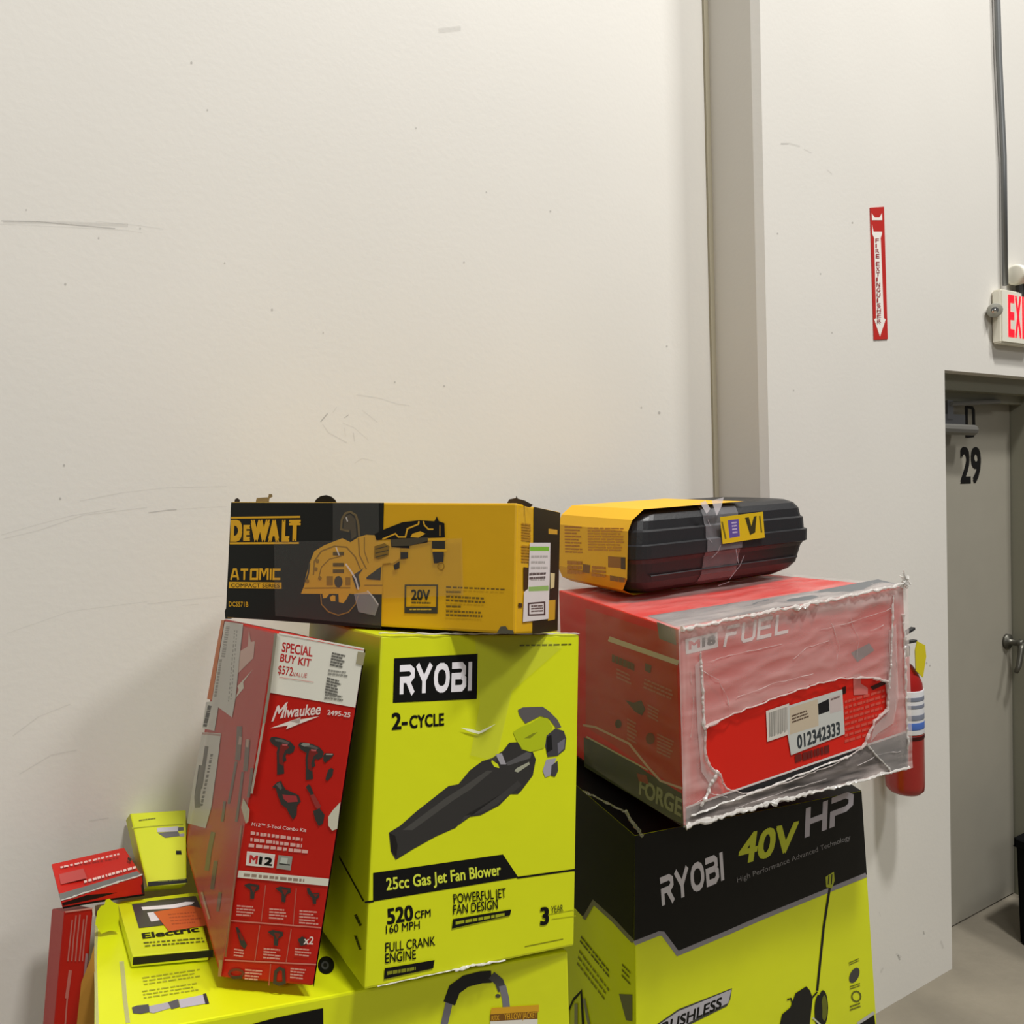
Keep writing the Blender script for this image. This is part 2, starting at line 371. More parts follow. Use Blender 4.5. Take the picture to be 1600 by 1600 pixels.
# arrow sign on the wall
p = tag(obj('wall_sign', [], [], ink((176, 34, 28))), 'red vertical fire extinguisher arrow sign stuck on the white wall', 'sign')
bm = bmesh.new(); q = [RW.on(a, 0) for a in [(1358.5, 325), (1380, 323.5), (1386, 530), (1364.5, 531)]]
vv = [bm.verts.new(a) for a in q] + [bm.verts.new(a + N * .003) for a in q]
for f in [(3, 2, 1, 0), (4, 5, 6, 7), (0, 1, 5, 4), (1, 2, 6, 5), (2, 3, 7, 6), (3, 0, 4, 7)]: bm.faces.new([vv[i] for i in f])
bmesh.ops.recalc_face_normals(bm, faces=bm.faces); bm.to_mesh(p.data); bm.free(); p.data.materials.clear(); p.data.materials.append(ink((184, 38, 32)))
wh = ink((236, 230, 222)); rd = ink((184, 38, 32))
SF = Face(q[0] + N * .003, q[1] + N * .003, q[2] + N * .003); a = Print(SF, 'sign_arrow', p, .0004)
a.poly([(1362, 333), (1367, 340), (1374, 340), (1378, 333), (1378.5, 344), (1362.5, 344)], wh)
a.poly([(1362.5, 350), (1365, 362), (1378, 362), (1378, 366), (1376, 372), (1376.5, 380), (1381, 497), (1384, 499), (1375, 526), (1366, 499), (1369, 497), (1366, 380), (1366, 372), (1363, 366)], wh)
a.build('white arrow pointing down')
a = Print(SF, 'sign_lettering', p, .0009); x0 = 1371.2
word_ = 'FIREEXTINGUISHER'
for i, ch in enumerate(word_):
    y = 379 + i * 8.1 + (4 if i > 3 else 0); x = 1367.6 + (y - 370) * .027
    a.word(ch, (x, y), (x + (5.6 if ch != 'I' else 2), y), (x, y - 6.5), ink((150, 40, 45)), .01)
a.build('red letters FIRE EXTINGUISHER down the arrow')

# conduit, exit sign
bm = bmesh.new(); tube_bm(bm, [wp(3.148, .018, 2.69), wp(3.146, .018, 3.2), wp(3.118, .018, 3.6), wp(3.10, .018, 4.1), wp(3.085, .018, 4.8), wp(3.08, .018, 6.4)], .0105, 10)
cond = tag(bmobj('electrical_conduit', bm, mat('galvanised_steel', (120, 122, 122), .4, metal=.5), None, True), 'thin grey steel conduit running down the wall to exit sign', 'pipe')
ex = thing('exit_sign', 'lit white exit sign with red letters and emergency lamps above door', 'sign', wp(3.1, 0, 2.4))
hw = mat('white_plastic', (228, 224, 208), .45); s0, s1, e0, e1, z0, z1 = 3.076, 3.33, .002, .040, 2.452, 2.665
bm = bmesh.new(); slab(bm, s0, s1, e0, e1, z0, z1); bmesh.ops.bevel(bm, geom=bm.edges[:], offset=.006, segments=2, affect='EDGES'); bmobj('housing', bm, hw, ex)
bm = bmesh.new(); slab(bm, s0 + .05, s1 - .05, 0, .02, z0 + .04, z1 - .04); bmobj('back_plate', bm, hw, ex)
EF = Face(wp(s0, e1, z0), wp(s1, e1, z0), wp(s0, e1, z1)); redlit = mat('lit_red_letters', (255, 30, 45), .4, emit=1.1)
e = Print(EF, 'exit_lettering', ex, .001)
for ch, a_, b_ in (('E', .047, .093), ('X', .097, .143), ('I', .151, .164), ('T', .171, .216)):
    V, Fc = text_mesh(ch, .03); k = e._mi(redlit); b = len(e.V)
    ys = [y for x, y in V]; lo, hi = min(ys), max(ys)
    e.V += [wp(s0 + a_ + (b_ - a_) * x, e1 + .001, z0 + .026 + .168 * (y - lo) / (hi - lo)) for x, y in V]
    for f in Fc: e.F.append(tuple(b + i for i in f)); e.I.append(k)
e.C = [0]
e.build('glowing red EXIT letters')
chrome = mat('lamp_reflector', (225, 225, 222), .12, metal=1); lens = mat('lamp_lens', (235, 232, 222), .1, coat=.5)
bm = bmesh.new(); tube_bm(bm, [wp(3.235, .03, 2.65), wp(3.235, .03, 2.70)], .016, 8); bmobj('lamp_neck', bm, mat('dark_plastic', (40, 38, 34), .5), ex)
bm = bmesh.new(); lathe_bm(bm, wp(3.19, .03, 2.735), D, [(.030, -.002), (.037, .0), (.040, .006), (.040, .11), (.036, .118), (.03, .12)], 20); h = bmobj('lamp_head', bm, hw, ex, True)
bm = bmesh.new(); lathe_bm(bm, wp(3.31, .03, 2.735), D, [(.031, 0), (.026, .004), (.01, .006)], 18); bmobj('lamp_lens', bm, chrome, h, True)
q = wp(3.05, .026, 2.578); ax = (-D * .8 + N * .6 - Z * .1).normalized()
bm = bmesh.new(); tube_bm(bm, [wp(3.08, .02, 2.585), q], .010, 8); bmobj('lamp_arm', bm, hw, ex)
bm = bmesh.new(); lathe_bm(bm, q, ax, [(.010, -.028), (.019, -.018), (.026, .0), (.028, .012), (.026, .013)], 18); h = bmobj('lamp_head', bm, mat('grey_lamp_shell', (150, 148, 136), .4), ex, True)
bm = bmesh.new(); lathe_bm(bm, q + ax * .0125, ax, [(.025, 0), (.018, -.002), (.008, .003), (.004, .005)], 14); bmobj('lamp_lens', bm, chrome, h, True)

# fire extinguisher
base = wp(2.345, .085, .834); fr = mat('extinguisher_red', (150, 22, 18), .28, coat=.4)
fe = thing('fire_extinguisher', 'red fire extinguisher hanging on the wall behind the wrapped red box', 'extinguisher', base)
bm = bmesh.new(); lathe_bm(bm, base, Z, [(.050, 0), (.060, .012), (.0615, .03), (.0615, .35), (.058, .385), (.045, .42), (.028, .445), (.02, .45), (.02, .475)], 28); bmobj('cylinder', bm, fr, fe, True)
bm = bmesh.new(); lathe_bm(bm, base + Z * .215, Z, [(.0622, 0), (.0625, .002), (.0625, .148), (.0622, .15)], 28)
lb = bmobj('label', bm, ink((214, 214, 216)), fe, True)
bm = bmesh.new(); 
for z_, h_ in ((.05, .018), (.09, .012), (.115, .014)): lathe_bm(bm, base + Z * (.215 + z_), Z, [(.0626, 0), (.0628, .002), (.0628, h_), (.0626, h_ + .001)], 28)
bmobj('label_print', bm, ink((120, 125, 140)), lb, True)
bm = bmesh.new(); lathe_bm(bm, base + Z * .232, Z, [(.0626, 0), (.0629, .002), (.0629, .024), (.0626, .025)], 28); bmobj('label_print', bm, ink((70, 105, 180)), lb, True)
bm = bmesh.new(); lathe_bm(bm, base + Z * .196, Z, [(.0618, 0), (.063, .002), (.063, .012), (.0618, .014)], 28); bmobj('bracket_band', bm, ink((60, 14, 12)), fe, True)
bm = bmesh.new(); lathe_bm(bm, base + Z * .47, Z, [(.018, 0), (.022, .01), (.022, .04), (.014, .045)], 14); bmobj('valve', bm, steel, fe, True)
bm = bmesh.new(); box_bm(bm, base + Z * .515 - D * .03 - N * .008, D * .10, N * .016, Z * .008 + D * .0); box_bm(bm, base + Z * .535 - D * .03 - N * .008, D * .09 + Z * .025, N * .016, Z * .008); bmobj('handle', bm, ink((40, 40, 42)), fe)
bm = bmesh.new(); q = [(.0, 0), (.045, -.02), (.05, -.06), (.03, -.13), (-.01, -.10), (-.012, -.03)]
for nn in (.05, .052):
    vv = [bm.verts.new(base + Z * (.535 + b_) + D * a_ + N * nn) for a_, b_ in q]; bm.faces.new(vv)
bmobj('inspection_tag', bm, ink((205, 190, 25)), fe)
bm = bmesh.new(); slab(bm, 2.312, 2.378, .004, .03, .98, 1.18); bmobj('wall_bracket', bm, steel, fe)

# black bin at the right edge and a small bolt stub at the wall foot
bb = thing('plastic_bin', 'black plastic bin standing on the floor by the door at right edge', 'bin', wp(3.165, .04, 0))
bm = bmesh.new(); q = wp(3.135, .32, 0); lo = [(0, 0), (.34, 0), (.34, .28), (0, .28)]
rings = []
for z_, k in ((0, .008), (.40, .0), (.405, -.006), (.435, -.006), (.44, 0.0), (.43, .02)):
    rings.append([bm.verts.new(q + D * (a_ + (k if a_ == 0 else -k)) - N * (b_ + (k if b_ == 0 else -k)) + Z * z_) for a_, b_ in lo])
for A, B in zip(rings, rings[1:]):
    for k in range(4): bm.faces.new((A[k], A[(k + 1) % 4], B[(k + 1) % 4], B[k]))
bm.faces.new(rings[0]); bm.faces.new(rings[-1][::-1]); bmesh.ops.bevel(bm, geom=[e_ for e_ in bm.edges if abs((e_.verts[0].co - e_.verts[1].co).normalized().z) > .7], offset=.012, segments=3, affect='EDGES')
bmobj('bin_body', bm, mat('black_plastic', (6, 6, 6), .7, spec=.1), bb)
pf = wp(2.13, .05, 0)
bm = bmesh.new(); lathe_bm(bm, pf, Z, [(.022, 0), (.022, .008), (.011, .009), (.011, .05), (.008, .052)], 10)
tag(bmobj('floor_bolt', bm, steel, None, True), 'small metal bolt stub on the floor at foot of white wall', 'bolt')

# ------------------------------------------------------------------ the stacked cartons
BOX = {k: V3(v) for k, v in {
'blower': {'FTL': (-0.2223, 1.1621, 1.6971), 'FTR': (0.1209, 1.3501, 1.6484), 'FbR': (0.0859, 1.2421, 1.1133), 'FbL': (-0.2488, 1.0608, 1.1742), 'BTL': (-0.4610, 1.5850, 1.6564), 'BTR': (-0.1178, 1.7730, 1.6070), 'BbR': (-0.1580, 1.6608, 1.0404), 'BbL': (-0.4928, 1.4795, 1.1013)},
'saw': {'FTL': (-0.5715, 1.4447, 1.9236), 'FTR': (0.0091, 1.1999, 1.9070), 'FbR': (-0.0012, 1.1727, 1.6899), 'FbL': (-0.5802, 1.4147, 1.6925), 'BTL': (-0.4847, 1.6456, 1.8994), 'BTR': (0.0959, 1.4009, 1.8828), 'BbR': (0.0816, 1.3641, 1.6530), 'BbL': (-0.4974, 1.6061, 1.6556)},
'drill': {'FTL': (0.3231, 1.3928, 1.6420), 'FTR': (0.9135, 1.6607, 1.6724), 'FbR': (0.9288, 1.6778, 1.2346), 'FbL': (0.3261, 1.4034, 1.2447), 'BTL': (0.1147, 1.8469, 1.6637), 'BTR': (0.7052, 2.1148, 1.6600), 'BbR': (0.7203, 2.1324, 1.2328), 'BbL': (0.1176, 1.8580, 1.2430)},
'mower': {'FTL': (0.2413, 1.5016, 1.1794), 'FTR': (0.8737, 1.7989, 1.1280), 'FbR': (0.9415, 1.8308, 0.0000), 'FbL': (0.2159, 1.4897, 0.0000), 'BTL': (0.0558, 1.8469, 1.2300), 'BTR': (0.6844, 2.1512, 1.2200), 'BbR': (0.7523, 2.1831, 0.0000), 'BbL': (0.0267, 1.8421, 0.0000)},
'case': {'FTL': (0.2808, 1.6145, 1.8701), 'FTR': (0.8202, 1.9176, 1.8986), 'FbR': (0.8205, 1.9277, 1.6807), 'FbL': (0.2718, 1.6186, 1.6694), 'BTL': (0.1011, 1.9200, 1.8874), 'BTR': (0.6406, 2.2231, 1.9159), 'BbR': (0.6515, 2.2396, 1.6901), 'BbL': (0.1028, 1.9305, 1.6788)},
'base': {'FTL': (-0.5906, 0.9427, 1.1996), 'FTR': (0.0746, 1.2468, 1.1016), 'BTL': (-0.8620, 1.4008, 1.1248), 'BTR': (-0.1968, 1.7048, 1.0268), 'FbL': (-0.5906, 0.9427, 0.0000), 'FbR': (0.0746, 1.2468, 0.0000), 'BbL': (-0.8620, 1.4008, 0.0000), 'BbR': (-0.1968, 1.7048, 0.0000)},
'kit': {'FbL': (-0.4792, 1.0860, 1.1835), 'FbR': (-0.3279, 1.0657, 1.1788), 'FTL': (-0.3866, 1.1387, 1.7134), 'FTR': (-0.2396, 1.1161, 1.6847), 'BbL': (-0.7427, 1.5369, 1.1710), 'BTL': (-0.6458, 1.5674, 1.6641), 'BTR': (-0.4987, 1.5447, 1.6354), 'BbR': (-0.5913, 1.5166, 1.1663)},
'flat': {'FTL': (-0.6481, 1.1469, 1.1835), 'BTL': (-0.7945, 1.3642, 1.1490), 'FTR': (-0.5346, 1.1763, 1.1712), 'BTR': (-0.6712, 1.4226, 1.1304), 'FbL': (-0.6491, 1.1435, 1.1664), 'BbL': (-0.7955, 1.3609, 1.1320), 'FbR': (-0.5356, 1.1729, 1.1542), 'BbR': (-0.6722, 1.4192, 1.1134)},
'lean': {'FTL': (-0.8634, 1.5457, 1.2435), 'FTR': (-0.7565, 1.5820, 1.2312), 'FbL': (-0.7607, 1.4110, 1.1517), 'FbR': (-0.6913, 1.4339, 1.1432), 'BTL': (-0.8964, 1.5854, 1.2116), 'BTR': (-0.7895, 1.6216, 1.1993), 'BbL': (-0.7936, 1.4505, 1.1197), 'BbR': (-0.7243, 1.4734, 1.1114)},
'redtop': {'FTL': (-0.8676, 1.3072, 1.1862), 'FTR': (-0.7516, 1.3775, 1.1935), 'FbR': (-0.7478, 1.3763, 1.1543), 'FbL': (-0.8645, 1.3068, 1.1729), 'BTL': (-0.9697, 1.4375, 1.1916), 'BTR': (-0.8580, 1.5073, 1.1870), 'BbL': (-0.9665, 1.4370, 1.1783), 'BbR': (-0.8542, 1.5061, 1.1478)},
'redlow': {'FTL': (-0.8622, 1.3066, 1.1680), 'FTR': (-0.8203, 1.3284, 1.1609), 'FbL': (-1.0373, 1.3236, 0.0000), 'FbR': (-0.9899, 1.3475, 0.0000), 'BTL': (-0.9580, 1.4149, 1.1110), 'BbL': (-1.0726, 1.3671, 0.0000), 'BTR': (-0.9160, 1.4367, 1.1039), 'BbR': (-1.0284, 1.3942, 0.0000)},
}.items()}
LIME = mat('lime_card', (200, 206, 14), .42, var=.02, scale=5, bump=.05, bscale=25)
LIME2 = mat('lime_card_wrapped', (216, 223, 18), .36, var=.03, scale=6, bump=.08, bscale=18)
RED = mat('red_card', (188, 26, 14), .5, var=.03, scale=6, bump=.05, bscale=25, spec=.3)
RED2 = mat('red_card_bright', (212, 32, 18), .5, var=.03, scale=6, spec=.3)
YEL = mat('yellow_card', (214, 164, 10), .42, var=.03, scale=6, bump=.06, bscale=20)
KRAFT = mat('brown_card', (150, 118, 82), .8, var=.08, scale=30)
K = (14, 14, 13); K2 = (24, 24, 24); W_ = (222, 219, 212); G_ = (128, 126, 128); LG = (206, 212, 14); DG = (62, 60, 58)
TAPE = film_mat('clear_tape', .07, (190, 190, 180), .35, .10, attr=False)
HAZE = film_mat('stretch_film', .0, (244, 228, 222), .3, .10)
def bevel_strip(face, pts_px, w_px, name, parent, m, off=.0016):
    p = Print(face, name, parent, off); p.line(pts_px, w_px, m); return p.build()

# --- large lime carton at the bottom left
c = BOX['base']; r = carton('lime_carton', 'large lime green carton at bottom carrying the tall boxes, white and yellow sticker', c, LIME2)
f, t = front(c), top(c)
p = Print(f, 'brand_panel', r); p.poly([(391, 1601), (432, 1590), (505, 1575), (506, 1660), (391, 1690)], K)
p.logo('RYOBI', (412, 1668), (498, 1645), (412, 1632), W_); p.build('black panel with white brand name')
p = Print(f, 'product_picture', r)
p.line([(690, 1620), (697, 1588), (702, 1566)], 11, (112, 110, 118)).line([(702, 1568), (710, 1546), (728, 1533), (752, 1527), (768, 1526)], 19, (34, 34, 34))
p.line([(768, 1524), (780, 1534), (785, 1548)], 14, (66, 66, 66)).line([(785, 1540), (790, 1560), (792, 1580)], 11, (118, 116, 124)).poly(ell(778, 1556, 4, 3), (70, 70, 60)).build('printed picture of a grey mower handle')
p = Print(f, 'sticker', r, .0012); p.poly([(768, 1575), (842, 1570), (842, 1581), (766, 1586)], (214, 160, 30)).poly([(766, 1585), (840, 1580), (840, 1592), (766, 1597)], (120, 78, 14)).poly([(766, 1596), (840, 1592), (840, 1640), (766, 1640)], (226, 222, 210))
p.word('RTX', (768, 1595), (780, 1594), (768, 1587), (220, 165, 30), .01).word('YELLOW JACKET', (788, 1593.5), (839, 1590), (788, 1584), (220, 165, 30), .01).build('orange and white sticker')
p = Print(t, 'wheel_picture', r); p.poly(ell(509.5, 1508, 13, 14), K).poly(ell(508, 1508, 6, 6.5), (70, 70, 68)).poly(ell(508, 1508, 3, 3.5), K).build('round black wheel printed on top')
p = Print(t, 'fine_print', r)
for y in (1520, 1541): p.bars((222, y + 7), (316, y - 7), (226, y + 22), 3, (160, 162, 34), .4, .2, 6)
p.build()
p = Print(t, 'tool_picture', r)
p.poly([(206, 1574), (214, 1571), (232, 1569), (235, 1581), (220, 1584), (208, 1583)], (72, 70, 74)).poly([(233, 1572), (262, 1566), (270, 1574), (240, 1583), (234, 1582)], (168, 162, 168))
p.poly([(262, 1566), (278, 1561), (281, 1573), (268, 1577)], (84, 82, 86)).poly([(279, 1562), (318, 1554), (322, 1568), (282, 1575)], (182, 176, 184)).poly([(317, 1553), (322, 1552), (327, 1568), (321, 1569)], (50, 48, 50)).build('grey printed power tool')
p = Print(t, 'seam_tape', r, .001); p.line([(190, 1502), (193, 1530), (195, 1560), (200, 1598)], 7, film_mat('dull_tape', .55, (188, 182, 150), .4, .06, attr=False)).line([(152, 1418), (149, 1500), (152, 1600)], 5, film_mat('dull_tape', .5)).build()
# torn corner flap standing up at the back left
bm = bmesh.new(); fl = [(158, 1459), (149, 1444), (152, 1424), (158, 1415), (163, 1414), (165, 1406), (171, 1404), (176, 1409), (185, 1413), (186, 1432), (184, 1456), (172, 1454)]
o_ = EYE + sight(168, 1457) * 1.285; FF = Face(o_, o_ + D * .1, o_ + Z * .1)
for off in (0, -.004): bm.faces.new([bm.verts.new(FF.on(q, off)) for q in fl])
ev = bm.faces[:]; bm.verts.ensure_lookup_table(); n_ = len(fl)
for i in range(n_): bm.faces.new((bm.verts[i], bm.verts[(i + 1) % n_], bm.verts[n_ + (i + 1) % n_], bm.verts[n_ + i]))
bmobj('torn_flap', bm, LIME2, r)
bm = bmesh.new(); fl = [(147, 1478), (141, 1500), (127, 1535), (120, 1600), (128, 1640), (150, 1640)]
o_ = EYE + sight(140, 1560) * 1.15; FF = Face(o_, o_ + D * .1, o_ + Z * .1)
for off in (0, -.004): bm.faces.new([bm.verts.new(FF.on(q, off)) for q in fl])
bm.verts.ensure_lookup_table(); n_ = len(fl)
for i in range(n_): bm.faces.new((bm.verts[i], bm.verts[(i + 1) % n_], bm.verts[n_ + (i + 1) % n_], bm.verts[n_ + i]))
bmobj('torn_flap', bm, mat('gap_reflection_orange', (168, 118, 40), .8), r)  # flap added in the gap; its orange stands in for yellow reflected light

# --- blower carton
c = BOX['blower']; r = carton('lime_carton', 'tall lime green leaf blower carton with black tube picture under the yellow saw box', c, LIME)
f, l = front(c), left(c)
p = Print(f, 'brand_panel', r); p.poly([(616, 1028.5), (746.5, 1021.5), (745, 1092), (614, 1098)], K).logo('RYOBI', (624, 1085), (736, 1079), (625, 1040), (230, 226, 230), .23).build('black panel with white brand name')
p = Print(f, 'headline', r); p.word('2-', (612, 1140), (637, 1138), (612, 1114), K, .03).word('CYCLE', (640, 1137.5), (694, 1133), (640, 1118), K, .03)
p.build('black lettering 2-CYCLE'); p = Print(f, 'name_band', r); p.poly([(583, 1364), (786, 1335), (810, 1371), (583, 1408.5)], K).line([(570, 1410), (584, 1408)], 3, K).line([(808, 1371.5), (902, 1358.5)], 3, K)
p.word('25cc Gas Jet Fan Blower', (604, 1391), (783, 1367), (603, 1372), (200, 208, 60), .02)
p.build('black band with the product name'); p = Print(f, 'fact_lettering', r); p.word('520', (605, 1444), (646, 1437), (604, 1420), K, .035).word('CFM', (648, 1436), (673, 1432), (648, 1424), K, .02).word('160 MPH', (603, 1459), (656, 1451), (603, 1446), K, .01)
p.word('FULL CRANK', (602, 1488), (680, 1477), (602, 1473), K, .01).word('ENGINE', (602, 1505), (650, 1498), (602, 1490), K, .01)
p.word('POWERFUL JET', (709, 1412), (791, 1402), (708, 1397), K, .01).word('FAN DESIGN', (708, 1429), (778, 1420), (708, 1414), K, .01)
p.word('3', (844, 1445), (858, 1443), (844, 1418), K, .035).word('YEAR', (861, 1427), (880, 1424), (861, 1416), (60, 62, 10), .005)
p.poly([(708, 1436), (799, 1421), (797, 1430), (706, 1451)], K).bars((712, 1440), (792, 1426), (712, 1446), 1, (150, 156, 20), .8, .05, 4)
p.poly([(601, 1513), (679, 1500), (677, 1513), (600, 1530)], K).bars((605, 1518), (652, 1510), (605, 1525), 1, (120, 124, 20), .8, .05, 4)
p.build('black product lettering')
p = Print(f, 'fine_print', r); p.bars((812, 1007.5), (893, 1005.5), (812, 1010), 1, (96, 98, 14), .9, 0, 6).line([(820, 1479), (880, 1467)], 1.2, (120, 122, 10)).line([(846, 1431), (900, 1421)], 1, (170, 174, 12)).line([(862, 1436), (900, 1431)], 1, (165, 170, 12)).build()
p = Print(f, 'product_picture', r)
P_ = lambda x, y: (600 + x * .19375, 1080 + y * .19377)
q = lambda L: [P_(*a) for a in L]
p.poly(q([(40, 1140), (130, 1085), (260, 970), (400, 860), (520, 765), (600, 750), (690, 640), (790, 565), (870, 540), (960, 480), (1010, 415), (1080, 410), (1110, 470), (1200, 490), (1225, 550), (1200, 680), (1110, 800), (1080, 830), (1020, 830), (930, 920), (780, 1000), (650, 1020), (580, 1100), (420, 1170), (240, 1270), (95, 1360), (55, 1290)]), (44, 42, 40))
p.poly(q([(150, 1120), (500, 860), (640, 770), (830, 640), (880, 640), (700, 790), (560, 880), (230, 1120)]), (66, 64, 60))
p.poly(q([(45, 1145), (90, 1165), (110, 1240), (100, 1340), (60, 1290)]), (30, 28, 26)).poly(q([(980, 580), (1150, 490), (1190, 500), (1180, 540), (1000, 600)]), (80, 78, 78)).poly(q([(600, 1080), (800, 920), (960, 820), (1080, 720), (1110, 760), (900, 920), (770, 985), (650, 1005)]), (54, 52, 50))
p.poly(q([(870, 555), (920, 590), (930, 620), (890, 610), (865, 570)]), (196, 204, 20)).poly(q([(900, 510), (950, 500), (985, 590), (940, 590)]), (150, 146, 150))
p.poly(q([(1050, 645), (1070, 620), (1170, 570), (1175, 590), (1080, 655)]), (150, 150, 130))
p.poly(q([(1080, 150), (1120, 130), (1280, 125), (1330, 160), (1400, 230), (1430, 290), (1390, 300), (1330, 220), (1260, 200), (1180, 240), (1140, 260), (1090, 190)]), (84, 80, 80))
p.poly(q([(1040, 330), (1100, 290), (1180, 260), (1260, 210), (1320, 220), (1360, 290), (1330, 380), (1290, 460), (1180, 490), (1120, 470), (1070, 400)]), (166, 178, 14)).poly(q([(1130, 380), (1200, 340), (1240, 330), (1180, 380)]), (120, 128, 14))
p.poly(q([(1310, 360), (1380, 300), (1450, 320), (1470, 380), (1460, 470), (1400, 520), (1320, 530), (1300, 440)]), (58, 56, 58)).poly(q([(1400, 420), (1460, 380), (1455, 460), (1405, 505)]), (104, 102, 110)).poly(q([(1310, 370), (1350, 350), (1360, 470), (1310, 500)]), (26, 26, 26))
p.poly(q([(1280, 640), (1310, 550), (1390, 540), (1340, 680), (1300, 695)]), (150, 146, 158)).poly(q([(1350, 600), (1400, 560), (1405, 640), (1380, 690), (1345, 680)]), (58, 56, 58))
p.build('printed picture of a black and green leaf blower')
p = Print(l, 'side_line', r); p.line([(568, 1408), (545, 1366), (528, 1335)], 2.5, K).build()
p = Print(l, 'side_print', r); p.bars((553, 1430), (562, 1448), (557, 1428), 1, K, 1, 0, 2).build(); p = Print(l, 'side_print', r); p.bars((553, 1462), (561, 1484), (557, 1462), 1, K, 1, 0, 2).build()
p = Print(f, 'clear_tape', r, .003); p.poly([(742, 992), (835, 992), (880, 1010), (800, 1080), (775, 1190), (735, 1180), (750, 1100)], film_mat('faint_film', .05, (190, 186, 160), .4, .05, attr=False)).build('clear film over the print')
p = Print(f, 'film_wrinkle', r, .004); p.poly([(720, 1137), (735, 1139), (749, 1143), (757, 1139), (775, 1131), (757, 1143), (748, 1147), (733, 1143)], film_mat('film_highlight', .75, (235, 235, 215), .3, .1, attr=False)).build()  # pale strip painted in as the highlight on a film wrinkle
# crumpled tape along the bottom front edge and the tape end under the saw box
def crumple(name, A, B, parent, rad, m, seed, n=40, haze=.7):
    bm = bmesh.new(); A, B = Vector(A), Vector(B); pts, rr = [], []
    for i in range(n + 1):
        q = A.lerp(B, i / n); nv = noise.noise_vector(q * 60 + Vector((seed, 0, 0)))
        pts.append(q + nv * rad * .8); rr.append(rad * (.35 + 1.1 * abs(noise.noise(q * 90 + Vector((0, seed, 0))))))
    tube_bm(bm, pts, rr, 7); o = bmobj(name, bm, m, parent, False); return o
WHITISH = film_mat('crumpled_film', .55, (240, 236, 230), .22, .16, attr=False)
fp = lambda x, y, off=0.: f.on((x, y), off)
crumple('crumpled_tape', fp(590, 1541, .002), fp(720, 1513, .002), r, .0014, WHITISH, 3)
crumple('crumpled_tape', fp(710, 1515, .002), fp(790, 1500, .003), r, .0032, WHITISH, 5)
crumple('crumpled_tape', fp(592, 990, .002), fp(905, 990, .002), r, .002, WHITISH, 9)

# --- red kit carton leaning between the lime ones
c = BOX['kit']; r = carton('red_carton', 'tall leaning red tool kit carton with white top panel and stickers on its side', c, RED)
f, l = front(c), left(c)
WH2 = (230, 227, 212)
p = Print(f, 'price_panel', r); p.poly([(433, 990), (569, 1016.5), (555, 1105.5), (420, 1082)], WH2)
RT = (190, 40, 40)
p.word('SPECIAL', (440, 1018), (488, 1026), (441.5, 1003), RT, .025).word('BUY KIT', (437, 1033), (485, 1042), (439, 1021), RT, .025).word('$572', (434, 1052), (457, 1056), (435.5, 1039), RT, .01).word('VALUE', (457, 1056.5), (479, 1059), (458, 1050), RT, .0)
p.line([(436, 1058), (490, 1066)], 1, (214, 150, 140)); GP = (108, 106, 98)
p.bars((519, 1019), (541, 1024), (515, 1041), 5, GP, .7, .25, 2).bars((513, 1046), (546, 1050), (512, 1056), 2, (150, 148, 138), .6, .2, 4).bars((511, 1058), (534, 1064), (507, 1084), 6, GP, .7, .3, 2).bars((508, 1084), (541, 1088), (506, 1094), 2, (130, 128, 118), .6, .2, 4).build('white panel with red price lettering')
p = Print(f, 'brand_logo', r); pk = (232, 214, 206)
p.word('M', (424, 1127.5), (441, 1121), (433, 1103), pk, .02).word('ilwaukee', (440, 1121.5), (500, 1116), (443, 1104), pk, .02)
p.poly([(422, 1138), (470, 1120.5), (452, 1127), (499, 1119), (468, 1131), (447, 1139.5), (450, 1133.5)], (236, 226, 214)).word('2495-25', (511, 1116.5), (547, 1121), (512, 1109), pk, .02).build('white script brand name over a lightning bolt')
p = Print(f, 'product_picture', r)
P_ = lambda x, y: (380 + x * .1125, 1130 + y * .1125); q = lambda L: [P_(*a) for a in L]
GD, GM, DR = (52, 50, 46), (96, 88, 84), (120, 32, 26)
def drill(L, s=1., ox=0, oy=0):
    g = lambda A: [P_(ox + a * s, oy + b * s) for a, b in A]
    p.poly(g([(365, 230), (390, 190), (440, 190), (560, 215), (660, 260), (720, 330), (700, 400), (640, 430), (600, 420), (590, 460), (600, 520), (560, 540), (570, 700), (470, 715), (470, 540), (465, 400), (480, 340), (400, 290)]), GD)
    p.poly(g([(440, 215), (560, 230), (650, 270), (620, 290), (530, 260), (450, 250)]), GM).poly(g([(520, 300), (610, 300), (640, 340), (580, 380), (545, 480), (560, 600), (500, 560), (495, 420)]), DR).poly(g([(540, 285), (620, 295), (610, 315), (545, 310)]), (190, 90, 90))
drill(0); drill(0, 1, 400, 75)
p.poly(q([(800, 300), (830, 275), (920, 280), (925, 310), (850, 325)]), (140, 140, 130)).poly(q([(1110, 450), (1140, 415), (1250, 420), (1255, 450), (1200, 500), (1140, 550), (1115, 530)]), GD).poly(q([(1150, 425), (1245, 425), (1240, 440), (1150, 440)]), (170, 160, 148)).poly(q([(1150, 740), (1180, 650), (1220, 620), (1255, 640), (1240, 730), (1170, 800), (1145, 790)]), GD)
p.poly(q([(400, 890), (470, 820), (530, 800), (545, 850), (590, 920), (660, 950), (770, 1000), (800, 1090), (750, 1140), (740, 1280), (690, 1340), (640, 1260), (600, 1180), (530, 1130), (480, 1000), (450, 900)]), GD).poly(q([(545, 990), (740, 1010), (760, 1090), (620, 1100), (560, 1050)]), (160, 50, 52)).poly(q([(450, 850), (510, 820), (540, 900), (520, 930)]), GM)
